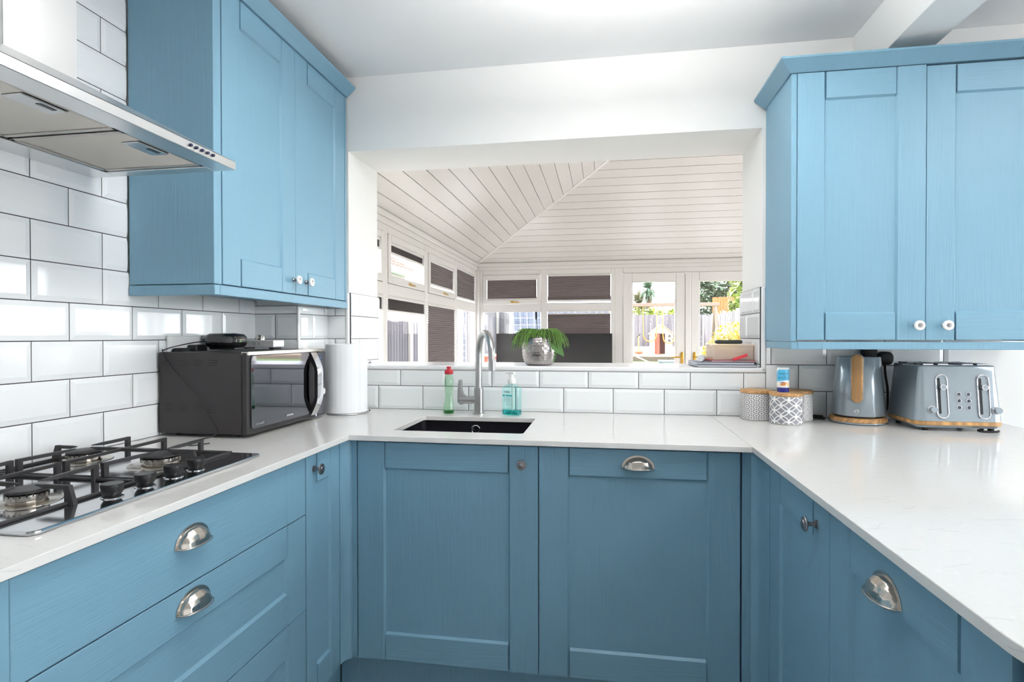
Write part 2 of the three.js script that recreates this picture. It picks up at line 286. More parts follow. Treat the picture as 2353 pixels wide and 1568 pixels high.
// a five-piece door or drawer front; local x to the right, front plane at z = 0
function front(parent, kind, x, y, w, h, o = {}) {
  const st = o.stile ?? ST, rt = o.rail ?? RT_, flush = o.flush, g = 0.0005;
  const f = flush ? mesh(kind, bx(x + st + g, x + w - st - g, y, y + h, TH, 0, 0.0009, true), M.blue, parent)
    : mesh(kind, bx(x + st - 0.004, x + w - st + 0.004, y + rt - 0.004, y + h - rt + 0.004, TH + 0.003, PN, 0, o.swapPanel), M.blue, parent);
  const side = (s) => { const a = s ? x + w : x, k = s ? -1 : 1; return prism([[a, TH], [a, -0.001], [a + k * 0.001, 0], [a + k * (st - (flush ? 0.0009 : BV)), 0], [a + k * st, flush ? -0.0009 : PN], [a + k * st, TH]], 'y', y, y + h); };
  mesh('stile', side(0), M.blue, f); mesh('stile', side(1), M.blue, f);
  if (!flush) {
    const rail = (t) => { const a = t ? y + h : y, k = t ? -1 : 1; return prism([[a, TH], [a, -0.001], [a + k * 0.001, 0], [a + k * (rt - BV), 0], [a + k * rt, PN], [a + k * rt, TH]], 'x', x + st + g, x + w - st - g, true); };
    mesh('rail', rail(0), M.blue, f); mesh('rail', rail(1), M.blue, f);
  }
  if (o.cup) { const c = mesh('cup_handle', cupGeo, M.satin, f); c.position.set(o.cup[0], o.cup[1], 0); c.userData.label = 'satin nickel cup handle'; }
  if (o.knob) {
    if (o.pale) { const s = mesh('knob', knobDisc, M.ceramic, f); s.position.set(o.knob[0], o.knob[1], 0); s.userData.label = 'cream ring knob'; const cc = mesh('knob_centre', knobEye, M.pewter, f); cc.position.copy(s.position); const q = mesh('knob_stem', knobStem, M.pewter, f); q.position.copy(s.position); }
    else { const k = mesh('knob', knobDark, M.pewter, f); k.position.set(o.knob[0], o.knob[1], 0); k.userData.label = 'pewter knob'; }
  }
  return f;
}
const DB = 0.161, DT = 0.8745, DH = DT - DB;
function baseUnit(label, pos, turn, w, depth = 0.56) {
  const t = thing('base_cabinet', label, 'cabinet', pos, turn, 'blue base cabinets');
  mesh('carcass', [bx(0, 0.018, DB, 0.88, -depth, -0.023), bx(w - 0.018, w, DB, 0.88, -depth, -0.023), bx(0.018, w - 0.018, DB, DB + 0.018, -depth, -0.023), bx(0.018, w - 0.018, DB + 0.018, 0.88, -depth, -depth + 0.01)], M.blue, t);
  return t;
}
{ // left run (faces +x; local x runs away from the camera)
  const f = 0.587, q = Math.PI / 2; let t;
  t = baseUnit('blue base cabinet at the near end beside the wide drawers', [f, 0, 2.5835], q, 0.803); front(t, 'door', 0.0015, DB, 0.398, DH, { knob: [0.36, 0.82] }); front(t, 'door', 0.4025, DB, 0.398, DH, { knob: [0.44, 0.82] });
  t = baseUnit('blue wide three-drawer cabinet with cup handles under the hob', [f, 0, 1.7785], q, 0.9005);
  front(t, 'drawer', 0.0015, 0.7145, 0.8975, 0.16, { flush: true, cup: [1.7785 - 1.3235, 0.797] });
  front(t, 'drawer', 0.0015, 0.4435, 0.8975, 0.268, { swapPanel: true, cup: [1.7785 - 1.321, 0.664] });
  front(t, 'drawer', 0.0015, DB, 0.8975, 0.2795, { swapPanel: true, cup: [1.7785 - 1.321, 0.392] });
  t = baseUnit('blue narrow base cabinet with a knob beside the drawers', [f, 0, 0.876], q, 0.205); front(t, 'door', 0.0015, DB, 0.202, DH, { stile: 0.062, knob: [0.876 - 0.833, 0.833] });
  // back run
  t = baseUnit('blue base cabinet with a round knob under the sink', [0.6232, 0, 0.619], 0, 0.6); front(t, 'door', 0.0015, DB, 0.597, DH, { knob: [1.172 - 0.6232, 0.821] });
  t = baseUnit('blue base cabinet with cup handle, right of the sink cabinet', [1.2232, 0, 0.619], 0, 0.6); front(t, 'door', 0.0015, DB, 0.5965, DH, { cup: [1.5265 - 1.2232, 0.8205] });
  // peninsula (faces -x; local x runs towards the camera)
  t = baseUnit('blue base cabinet with knob on the peninsula near the corner', [1.87, 0, 0.738], -q, 0.408); front(t, 'door', 0.0015, DB, 0.405, DH, { stile: 0.09, knob: [1.079 - 0.738, 0.821] });
  t = baseUnit('blue base cabinet with cup handle on the peninsula', [1.87, 0, 1.1465], -q, 0.508); front(t, 'door', 0.0015, DB, 0.504, DH, { cup: [1.375 - 1.1465, 0.803] });
  const post = (pts) => { const s = new THREE.Shape(); pts.forEach(([x, z], i) => i ? s.lineTo(x, z) : s.moveTo(x, z)); s.closePath(); return creased(new THREE.ExtrudeGeometry(s, { depth: 0.88 - DB, bevelEnabled: false }), 0.5).rotateX(Math.PI / 2).translate(0, 0.88, 0); };
  tag(mesh('corner_post', post([[0.565, 0.669], [0.587, 0.669], [0.588, 0.655], [0.591, 0.645], [0.5965, 0.637], [0.604, 0.6315], [0.604, 0.619], [0.6215, 0.619], [0.6215, 0.597], [0.565, 0.597]]), M.blue), 'blue curved corner post beside the narrow cabinet', 'post', 'corner posts');
  tag(mesh('corner_post', post([[1.8262, 0.597], [1.8262, 0.619], [1.848, 0.619], [1.848, 0.632], [1.857, 0.638], [1.864, 0.647], [1.868, 0.66], [1.87, 0.68], [1.87, 0.7365], [1.892, 0.7365], [1.892, 0.597]]), M.blue), 'blue curved corner post where the peninsula starts', 'post', 'corner posts');
  tag(mesh('end_panel', bx(1.872, 2.46, 0, 0.8825, 1.668, 1.686, 0.001), M.blue), 'blue end panel closing the peninsula', 'panel');
  tag(mesh('back_panel', bx(2.442, 2.46, 0, 0.8825, 0.004, 1.666, 0.001), M.blue), 'blue panel on the dining side of peninsula', 'panel');
  tag(mesh('plinth', bx(0.52, 0.538, 0, 0.15, 0.57, 2.58, 0.001), M.blue), 'blue plinth below the drawers', 'plinth', 'cabinet plinths');
  tag(mesh('plinth', bx(0.54, 1.915, 0, 0.15, 0.552, 0.569, 0.001), M.blue), 'blue plinth below the sink cabinet', 'plinth', 'cabinet plinths');
  tag(mesh('plinth', bx(1.918, 1.936, 0, 0.15, 0.571, 1.666, 0.001), M.blue), 'blue plinth below the peninsula cabinets', 'plinth', 'cabinet plinths');
}
const cornice = [[0, 0], [0.006, 0], [0.042, 0.031], [0.045, 0.033], [0.045, 0.04], [-0.02, 0.04], [-0.02, 0.002]];
{ // wall cabinet on the left wall
  const t = thing('wall_cabinet', 'tall blue wall cabinet with two doors beside the cooker hood', 'cabinet', [0, 0, 0], 0, 'blue wall cabinets');
  mesh('carcass', [bx(0.012, 0.269, 1.375, 2.28, 0.02, 0.826, 0.001)], M.blue, t);
  mesh('end_panel', bx(0.008, 0.293, 1.3765, 2.285, 0.8325, 0.866, 0.0012), M.blue, t)
  mesh('end_panel', bx(0.21, 0.293, 1.3765, 2.285, 0.004, 0.0185, 0.0012), M.blue, t);
  mesh('pelmet', [bx(0.008, 0.297, 1.3438, 1.374, 0.846, 0.869, 0.0015), bx(0.274, 0.297, 1.3438, 1.374, 0.004, 0.8455, 0.0015), bx(0.012, 0.2735, 1.366, 1.3745, 0.25, 0.8455, 0.0005)], M.blue, t);
  mesh('cornice', sweep([[0.293, 0.004], [0.293, 0.866], [0.008, 0.866]], cornice, 2.2825), M.blue, t);
  const place = (f) => { f.rotation.y = Math.PI / 2; f.position.set(0.291, 0, 0.8265); };
  place(front(t, 'door', 0.0015, 1.379, 0.4035, 0.902, { stile: 0.09, knob: [0.8265 - 0.437, 1.4285], pale: true }));
  place(front(t, 'door', 0.4075, 1.379, 0.3985, 0.902, { stile: 0.09, knob: [0.8265 - 0.348, 1.4285], pale: true }));
  rest(t);
}
{ // wall cabinet to the right of the opening
  const t = thing('wall_cabinet', 'pale blue wall cabinet with two doors above the toaster', 'cabinet', [0, 0, 0], 0, 'blue wall cabinets');
  const x0 = 2.0545, x1 = 2.9;
  mesh('carcass', bx(x0 + 0.0185, x1 - 0.019, 1.207, 2.11, 0.012, 0.287, 0.001), M.blue, t);
  mesh('end_panel', bx(x0, x0 + 0.018, 1.2015, 2.113, 0.004, 0.3085, 0.0012), M.blue, t); mesh('end_panel', bx(x1 - 0.018, x1, 1.2015, 2.113, 0.004, 0.3085, 0.0012), M.blue, t);
  mesh('pelmet', [bx(x0, x0 + 0.022, 1.1743, 1.1995, 0.012, 0.312, 0.0015), bx(x0 + 0.0225, x1, 1.1743, 1.1995, 0.29, 0.312, 0.0015)], M.blue, t);
  mesh('cornice', sweep([[x1, 0.3085], [x0, 0.3085], [x0, 0.004]], cornice, 2.1125).translate(0, 0, 0), M.blue, t);
  const place = (f, dz) => f.position.set(0, 0, 0.3085 + dz);
  place(front(t, 'door', 2.0735, 1.2065, 0.395, 0.9035, { stile: 0.09, rail: 0.094, knob: [2.44, 1.254], pale: true }), 0.0035);
  place(front(t, 'door', 2.4715, 1.2065, 0.4075, 0.9, { stile: 0.09, rail: 0.094, knob: [2.526, 1.254], pale: true }), 0);
  rest(t);
}
// ------------------------------------------------------------------ cooker hood
{
  const t = thing('cooker_hood', 'stainless steel chimney cooker hood above the hob', 'cooker hood');
  const z0 = 0.985, z1 = 1.583, X = 0.45, y0 = 1.666, y1 = 1.688, yc = 1.83, cx = 0.19, c0 = 1.2, c1 = 1.368;
  // canopy: a thin rim, a pyramid up to the chimney, hollow below
  const a = [V(0.002, y1, z0), V(X, y1, z0), V(X, y1, z1), V(0.002, y1, z1)], b = [V(0.002, yc, c0), V(cx, yc, c0), V(cx, yc, c1), V(0.002, yc, c1)], F = [];
  for (let i = 0; i < 4; i++) { const j = (i + 1) % 4; F.push([a[i], a[j], b[j], b[i]]); }
  mesh('canopy', [faceted(F, V(0.1, 1.7, 1.284)), bx(X - 0.06, X, y0, y1, z0, z1, 0.0012), bx(0.002, 0.09, y0, y1, z0, z1, 0.001), bx(0.09, X - 0.06, y0, y1, z0, z0 + 0.04, 0.001), bx(0.09, X - 0.06, y0, y1, z1 - 0.04, z1, 0.001), bx(0.09, X - 0.06, y1 - 0.004, y1, z0 + 0.04, z1 - 0.04, 0)], M.hood, t);
  mesh('chimney', bx(0.002, cx, yc - 0.01, CEIL - 0.001, c0, c1, 0.0015), M.hood, t);
  for (const [p, q] of [[z0 + 0.043, 1.279], [1.289, z1 - 0.043]]) {
    const n = 46, w = q - p, fr = mesh('grease_filter', [bx(0.092, 0.388, y0 + 0.002, y0 + 0.009, p, p + 0.012), bx(0.092, 0.388, y0 + 0.002, y0 + 0.009, q - 0.012, q), bx(0.092, 0.102, y0 + 0.002, y0 + 0.009, p, q), bx(0.378, 0.388, y0 + 0.002, y0 + 0.009, p, q)], M.mesh, t);
    const rows = []; for (let i = 0; i < n; i++) { const z = p + 0.012 + (w - 0.024) * (i + 0.5) / n, h = (w - 0.024) / n / 2; rows.push(prism([[y0 + 0.0075, z - h], [y0 + 0.004, z], [y0 + 0.0075, z + h]], 'x', 0.1, 0.38)); }
    mesh('filter_mesh', rows, M.mesh, fr);
    const zc = (p + q) / 2 + 0.02; mesh('latch', [bx(0.325, 0.37, y0 + 0.0005, y0 + 0.004, zc - 0.045, zc + 0.045, 0.001)], M.steel, fr); mesh('latch_slot', bx(0.352, 0.362, y0 - 0.0005, y0 + 0.003, zc - 0.03, zc + 0.004, 0.0004), M.black, fr);
  }
  for (let i = 0; i < 5; i++) mesh('button', cyl(X - 0.001, 1.6775, 1.153 - i * 0.0193, 0.0042, 0.006, 14, 0.0036, 'x'), std(srgb(40, 44, 78), 0.3), t);
  rest(t);
}
// ------------------------------------------------------------------ hob
{
  const t = thing('gas_hob', 'stainless steel gas hob with four burners and black grates', 'hob');
  const x0 = 0.03, x1 = 0.523, z0 = 0.982, z1 = 1.597, y = YW;
  const s = rrect(x1 - x0, z1 - z0, 0.018, x0, z0);
  mesh('hob_plate', slab(s, y + 0.0075, 0.0073, 0.003, 8), M.hobSteel, t);
  const burners = [[0.35, 1.135, 0.041], [0.345, 1.455, 0.032], [0.125, 1.13, 0.036], [0.125, 1.45, 0.046]];
  for (const [bx_, bz, r] of burners) {
    const b = mesh('burner', [lathe([[0, 0.0005], [r * 1.75, 0.0005], [r * 1.7, 0.002], [r * 1.2, 0.0035], [r * 0.95, 0.005], [r * 0.95, 0.0075], [r * 1.06, 0.0095], [r * 1.06, 0.019], [r * 0.9, 0.02], [0, 0.02]], 36, bx_, y + 0.0068, bz)], M.satin, t);
    const notch = []; for (let i = 0; i < 22; i++) { const a = i / 22 * 2 * Math.PI; notch.push(bx(-0.0013, 0.0013, 0, 0.004, r * 0.96, r * 1.062, 0).rotateY(a).translate(bx_, y + 0.0226, bz)); }
    mesh('flame_port', notch, M.black, b);
    mesh('burner_cap', lathe([[0, 0.0205], [r * 0.98, 0.0205], [r * 1.04, 0.022], [r * 1.03, 0.025], [r * 0.95, 0.0268], [r * 0.2, 0.0275], [0, 0.0275]], 36, bx_, y + 0.0068, bz), M.iron, b);
  }
  for (const [g0, g1, inner] of [[0.992, 1.286, 1], [1.294, 1.588, -1]]) {
    const yt = y + 0.043, yl = y + 0.007, w = 0.0042, parts = [], bar = (xa, xb, ya, yb, za, zb) => parts.push(bx(xa, xb, ya, yb, za, zb, 0.0014));
    const X0 = 0.045, X1 = 0.44;
    bar(X0, X1, yl, yl + 0.006, g0, g0 + 0.008); bar(X0, X1, yl, yl + 0.006, g1 - 0.008, g1); bar(X0, X0 + 0.008, yl, yl + 0.006, g0, g1); bar(X1 - 0.008, X1, yl, yl + 0.006, g0, g1);
    const leg = (x, z, dx, dz) => parts.push(prism(dx ? [[x - 0.0045 - 0.012 * Math.max(0, -dx), yl], [x + 0.0045 + 0.012 * Math.max(0, dx), yl], [x + 0.005, yt], [x - 0.005, yt]] : [[x - w, yl], [x + w, yl], [x + w, yt], [x - w, yt]], 'z', z - (dx ? w : 0.006), z + (dx ? w : 0.006)));
    const finger = (a, b) => { const d = b.clone().sub(a), n = d.length(), h = 0.0046; const g = merge([prism([[-0.0035, 0], [-0.0042, -h * 1.6], [0.0042, -h * 1.6], [0.0035, 0]], 'z', 0, n * 0.72), faceted([[V(-0.0035, 0, n * 0.72), V(0.0035, 0, n * 0.72), V(0.0012, -0.001, n), V(-0.0012, -0.001, n)], [V(-0.0042, -h * 1.6, n * 0.72), V(0.0042, -h * 1.6, n * 0.72), V(0.0012, -0.003, n), V(-0.0012, -0.003, n)], [V(0.0035, 0, n * 0.72), V(0.0042, -h * 1.6, n * 0.72), V(0.0012, -0.003, n), V(0.0012, -0.001, n)], [V(-0.0035, 0, n * 0.72), V(-0.0042, -h * 1.6, n * 0.72), V(-0.0012, -0.003, n), V(-0.0012, -0.001, n)], [V(-0.0012, -0.001, n), V(0.0012, -0.001, n), V(0.0012, -0.003, n), V(-0.0012, -0.003, n)]], V(0, -0.003, n * 0.7))]); g.applyQuaternion(new THREE.Quaternion().setFromUnitVectors(V(0, 0, 1), d.normalize())); parts.push(g.translate(a.x, a.y, a.z)); };
    const [bf, bb] = inner > 0 ? [burners[0], burners[2]] : [burners[1], burners[3]], zi = inner > 0 ? g1 - 0.006 : g0 + 0.006, zo = inner > 0 ? g0 + 0.006 : g1 - 0.006;
    for (const b of [bf, bb]) { leg(b[0] - 0.012, zi, 0, 1); finger(V(b[0] - 0.012, yt, zi), V(b[0], yt, b[1] + inner * 0.022)); leg(b[0], zo, 0, 1); finger(V(b[0], yt, zo), V(b[0], yt, b[1] - inner * 0.022)); }
    leg(X1 - 0.004, bf[1], 1, 0); finger(V(X1 - 0.002, yt, bf[1]), V(bf[0] + 0.02, yt, bf[1])); leg(X0 + 0.004, bb[1], -1, 0); finger(V(X0 + 0.002, yt, bb[1]), V(bb[0] - 0.02, yt, bb[1]));
    const xm = 0.238; leg(xm, g0 + 0.006, 0, 1); leg(xm, g1 - 0.006, 0, 1); bar(xm - 0.004, xm + 0.004, yt - 0.0075, yt, g0, g1);
    finger(V(xm, yt, (bf[1] + bb[1]) / 2), V(bf[0] - 0.02, yt, bf[1])); finger(V(xm, yt, (bf[1] + bb[1]) / 2), V(bb[0] + 0.02, yt, bb[1]));
    mesh('grate', parts, M.iron, t).userData.label = 'black cast iron pan support';
  }
  for (const z of [1.402, 1.323, 1.245, 1.176]) { const k = mesh('knob', lathe([[0, 0], [0.0175, 0], [0.0175, 0.002], [0.0145, 0.004], [0.015, 0.007], [0.0185, 0.012], [0.0205, 0.024], [0.0198, 0.0272], [0.0185, 0.028], [0, 0.0272]], 30, 0.478, y + 0.0072, z), M.black, t); mesh('knob_ring', lathe([[0.0178, 0], [0.0195, 0], [0.0195, 0.0018], [0.0178, 0.0025]], 30, 0.478, y + 0.0072, z), M.chrome, k); }
  rest(t);
}
// ------------------------------------------------------------------ microwave and what lies on it
{
  const t = thing('microwave_oven', 'black microwave oven with an arched black and chrome handle', 'microwave');
  const X = 0.331, y0 = 0.91, y1 = 1.172, z0 = 0.271, z1 = 0.763;
  mesh('body', bx(0.012, 0.305, y0, y1 - 0.002, z0 + 0.002, z1 - 0.002, 0.003), M.mwSide, t);
  const dr = mesh('door', bx(0.305, X - 0.003, y0, y1, z0 + 0.079, z1, 0.004), M.enamel, t);
  const place = (g) => g.rotateY(Math.PI / 2);                       // shapes drawn with x = -z
  mesh('door_glass', place(ext(rrect(0.352, 0.232, 0.014, -z1 + 0.012, y0 + 0.018), 0.005, 0.001)).translate(X - 0.003, 0, 0), M.mirror, dr);
  mesh('trim_strip', bx(0.3055, X - 0.0005, y1 - 0.011, y1 + 0.0004, z0, z1 - 0.001, 0.001), M.satin, t).userData.label = 'brushed steel strip along the top edge';
  mesh('control_panel', bx(0.305, X, y0, y1 - 0.012, z0, z0 + 0.077, 0.003), M.mirror, t);
  // bow handle standing off the door
  const bow = [[0, 0.119], [0.008, 0.104], [0.018, 0.083], [0.025, 0.064], [0.028, 0.046], [0.028, -0.046], [0.025, -0.064], [0.018, -0.083], [0.008, -0.104], [0, -0.119]], inn = [[0, -0.089], [0.007, -0.076], [0.013, -0.062], [0.0165, -0.044], [0.0165, 0.044], [0.013, 0.062], [0.007, 0.076], [0, 0.089]];
  const hs = new THREE.Shape(); bow.forEach(([x, y], i) => i ? hs.lineTo(x, y) : hs.moveTo(x, y)); inn.forEach(([x, y]) => hs.lineTo(x, y)); hs.closePath();
  const hd = mesh('handle', creased(ext(hs, 0.042, 0, 6), 0.5).translate(X + 0.002, 1.04, 0.3485), M.chrome, dr); hd.userData.label = 'chrome bow handle with black side';
  mesh('handle_face', ext(hs, 0.0016, 0, 6).translate(X + 0.002, 1.04, 0.3906), M.black, hd);
  const text = (w, h, draw, pw, ph, z, y, parent, name) => { const tx = canvasTex(pw, ph, draw); const m = mesh(name, place(new THREE.PlaneGeometry(w, h)).translate(X + 0.0026, y, z), new THREE.MeshStandardMaterial({ map: tx, transparent: true, roughness: 0.3 }), parent); return m; };
  text(0.052, 0.01, (g, w, h) => { g.clearRect(0, 0, w, h); g.fillStyle = '#e8e8ea'; g.font = 'bold 44px sans-serif'; g.textAlign = 'center'; g.textBaseline = 'middle'; g.fillText('SAMSUNG', w / 2, h / 2); }, 256, 50, 0.534, 0.9445, dr, 'lettering');
  text(0.05, 0.012, (g, w, h) => { g.clearRect(0, 0, w, h); g.strokeStyle = g.fillStyle = '#d8d8dc'; g.font = '22px sans-serif'; g.textBaseline = 'middle'; g.fillText('Ceramic inside', 8, h * 0.66); g.lineWidth = 4; g.beginPath(); g.moveTo(128, h * 0.7); g.quadraticCurveTo(170, h * 0.72, 168, h * 0.2); g.stroke(); }, 200, 52, 0.705, 0.9425, dr, 'lettering');
  const clk = canvasTex(96, 40, (g, w, h) => { g.fillStyle = '#000'; g.fillRect(0, 0, w, h); g.fillStyle = '#9db8ff'; g.font = 'bold 34px monospace'; g.textAlign = 'center'; g.textBaseline = 'middle'; g.fillText('0:01', w / 2, h / 2); });
  mesh('clock_display', place(new THREE.PlaneGeometry(0.03, 0.0125)).translate(X + 0.0004, 1.137, 0.318), new THREE.MeshStandardMaterial({ color: 0x050508, emissive: 0xffffff, emissiveMap: clk, emissiveIntensity: 0.9, roughness: 0.1 }), t);
  const vents = []; for (const [yy, n, k] of [[1.143, 3, 4], [1.003, 4, 4]]) for (let i = 0; i < n; i++) for (let j = 0; j < k; j++) vents.push(bx(0.032 + j * 0.052, 0.066 + j * 0.052, yy - i * 0.0078, yy - i * 0.0078 + 0.0032, z1 - 0.004, z1 - 0.0016, 0.0003));
  mesh('vent_slots', vents, M.black, t);
  for (const [x, z] of [[0.05, z1 - 0.05], [0.27, z1 - 0.05], [0.05, z0 + 0.05], [0.27, z0 + 0.05]]) mesh('foot', cyl(x, YW + 0.0003, z, 0.012, 0.0105), M.rubber, t);
  mesh('suction_knob', lathe([[0, 0], [0.012, 0], [0.0135, 0.003], [0.012, 0.007], [0, 0.009]], 24).rotateZ(-Math.PI / 2).translate(X + 0.001, 1.005, 0.302), M.ceramic, t);
  rest(t);
  // things on top
  const d = thing('speaker', 'small black rounded gadget lying on the microwave', 'gadget');
  mesh('case', creased(ext(rrect(0.13, 0.052, 0.023), 0.075, 0.014, 8), 1).translate(0.031, 1.1795, 0.51), M.gloss, d);
  mesh('base', [bx(0.05, 0.15, 1.1735, 1.182, 0.525, 0.575, 0.002)], M.black, d); rest(d);
  tag(mesh('cable', tube([V(0.0285, 1.202, 0.55), V(0.018, 1.2, 0.6), V(0.014, 1.186, 0.7), V(0.02, 1.1765, 0.745), V(0.032, 1.1755, 0.7665), V(0.055, 1.14, 0.77), V(0.1, 1.09, 0.768), V(0.16, 1.03, 0.769), V(0.2, 0.96, 0.768), V(0.235, 0.918, 0.78), V(0.2, 0.9035, 0.86), V(0.24, 0.9035, 0.9), V(0.27, 0.9035, 0.86)].map((p) => V(Math.max(p.x, 0.012), p.y, p.z)), 0.0018, 80, 6), M.rubber), 'thin black cable hanging down the microwave side', 'cable');
  const b = thing('router_box', 'flat silver box with a round dial on the microwave', 'box');
  mesh('case', bx(0.062, 0.207, 1.178, 1.2065, 0.36, 0.43, 0.003), M.silver, b); mesh('dial', lathe([[0, 0], [0.0155, 0], [0.0155, 0.017], [0.0145, 0.019], [0, 0.019]], 28, 0.133, 1.2065, 0.4), M.satin, b);
  for (const x of [0.07, 0.18]) mesh('foot', bx(x, x + 0.02, 1.1735, 1.1785, 0.37, 0.42), M.rubber, b);
  mesh('vent_marks', [0, 1, 2].flatMap((i) => [bx(0.123, 0.131, 1.188 + i * 0.004, 1.1895 + i * 0.004, 0.4298, 0.4304, 0), bx(0.14, 0.15, 1.188 + i * 0.004, 1.1895 + i * 0.004, 0.4298, 0.4304, 0)]), M.pewter, b); rest(b);
  const p = thing('wall_socket', 'white double socket on the tiled wall behind microwave', 'socket', [0, 0, 0], 0, 'double wall sockets'); mesh('plate', bx(0.0055, 0.0145, 1.137, 1.222, 0.568, 0.722, 0.002), M.white, p); rest(p);
  tag(mesh('plug', [creased(ext(rrect(0.05, 0.04, 0.012), 0.034, 0.004), 1).rotateY(Math.PI / 2).translate(0.0152, 1.142, 0.712)], M.rubber), 'black plug in the socket behind the microwave', 'plug', 'black mains plugs');
  tag(mesh('charger', [bx(0.0152, 0.052, 1.14, 1.192, 0.585, 0.64, 0.004)], M.black), 'black square charger behind the microwave', 'charger');
}
// ------------------------------------------------------------------ sink, tap and bottles
{
  const t = thing('sink', 'black undermounted composite sink with a steel overflow ring', 'sink');
  const x0 = 0.7, x1 = 1.172, z0 = 0.178, z1 = 0.547, yt = YW - 0.0178, yb = 0.69;
  const o = rrect(x1 - x0 + 0.03, z1 - z0 + 0.03, 0.03, x0 - 0.015, z0 - 0.015), h = rrect(x1 - x0, z1 - z0, 0.025, x0, z0); o.holes.push(h);
  mesh('bowl', [slab(o, yt, yt - yb, 0.001), slab(rrect(x1 - x0 + 0.03, z1 - z0 + 0.03, 0.03, x0 - 0.015, z0 - 0.015), yb + 0.0005, 0.01, 0.001)], M.sink, t);
  mesh('overflow', new THREE.TorusGeometry(0.0165, 0.0032, 10, 32).translate(0.921, 0.848, z0 + 0.002), M.chrome, t); mesh('overflow_cross', [bx(0.906, 0.936, 0.8465, 0.8495, z0 - 0.0005, z0 + 0.002, 0.0004), bx(0.9195, 0.9225, 0.834, 0.863, z0 - 0.0005, z0 + 0.002, 0.0004)], M.chrome, t);
  mesh('drain', lathe([[0, 0.003], [0.02, 0.003], [0.036, 0.006], [0.042, 0.004], [0.044, 0.0008], [0, 0.0008]], 32, 0.936, yb, 0.36), M.chrome, t); rest(t);
}
{
  const t = thing('kitchen_tap', 'brushed steel mixer tap with tall curved spout', 'tap'), bx0 = 0.916, bz = 0.1;
  mesh('body', lathe([[0, 0.0003], [0.0255, 0.0003], [0.0255, 0.004], [0.0195, 0.0055], [0.0195, 0.106], [0.0185, 0.1075], [0, 0.1075]], 36, bx0, YW, bz), M.tap, t);
  const e = V(1.006, 1.094, 0.268), pts = [], d = V(e.x - bx0, 0, e.z - bz), ya = 1.142, n = 16; pts.push(V(bx0, 1.0, bz), V(bx0, 1.07, bz));
  for (let i = 0; i <= n; i++) { const a = Math.PI * i / n, k = (1 - Math.cos(a)) / 2; pts.push(V(bx0 + d.x * k * 0.965, ya + 0.09 * Math.sin(a), bz + d.z * k * 0.965)); } pts.push(V(e.x, 1.118, e.z), e);
  mesh('spout', tube(pts, 0.0135, 80, 18), M.tap, t); mesh('aerator', cyl(e.x, e.y - 0.004, e.z, 0.0142, 0.03, 24), M.tap, t);
  const l = mesh('handle', [cyl(bx0 - 0.08, 0.957, bz, 0.0165, 0.068, 28, 0.0165, 'x')], M.tap, t);
  const s = new THREE.Shape(); s.moveTo(-0.016, -0.006); s.lineTo(-0.0165, 0.03); s.quadraticCurveTo(-0.016, 0.055, -0.0115, 0.083); s.quadraticCurveTo(-0.005, 0.088, 0.0, 0.084); s.lineTo(0.003, 0.045); s.quadraticCurveTo(0.004, 0.024, 0.016, 0.02); s.lineTo(0.0165, -0.006); s.quadraticCurveTo(0, -0.03, -0.016, -0.006);
  mesh('lever', ext(s, 0.024, 0.003).translate(bx0 - 0.072, 0.955, bz - 0.012), M.tap, l); rest(t);
}
{
  const t = thing('dish_soap_bottle', 'clear waisted washing-up bottle with red cap and green liquid', 'bottle'), x = 0.789, z = 0.1, y = YW + 0.0004;
  const pr = [[0, 0], [0.0215, 0], [0.0235, 0.004], [0.0235, 0.014], [0.022, 0.032], [0.0175, 0.058], [0.0158, 0.075], [0.0175, 0.098], [0.0205, 0.118], [0.0205, 0.13], [0.0165, 0.15], [0.0145, 0.16], [0.0145, 0.166]];
  mesh('bottle', lathe(pr, 36, x, y, z, 0.9), new THREE.MeshPhysicalMaterial({ color: srgb(226, 246, 230), roughness: 0.04, transmission: 1, thickness: 0, ior: 1.45 }), t);
  mesh('liquid', lathe([[0, 0.001], [0.0205, 0.001], [0.0222, 0.0045], [0.0222, 0.0135], [0, 0.0135]], 36, x, y, z), new THREE.MeshPhysicalMaterial({ color: 0xffffff, roughness: 0, transmission: 1, thickness: 0.03, ior: 1.34, attenuationColor: srgb(30, 150, 70), attenuationDistance: 0.03 }), t);
  mesh('cap', lathe([[0, 0.162], [0.0165, 0.162], [0.018, 0.165], [0.018, 0.175], [0.0155, 0.181], [0.009, 0.183], [0.0085, 0.187], [0.0095, 0.189], [0.0095, 0.194], [0, 0.194]], 30, x, y, z), std(srgb(196, 44, 58), 0.35), t); rest(t);
}
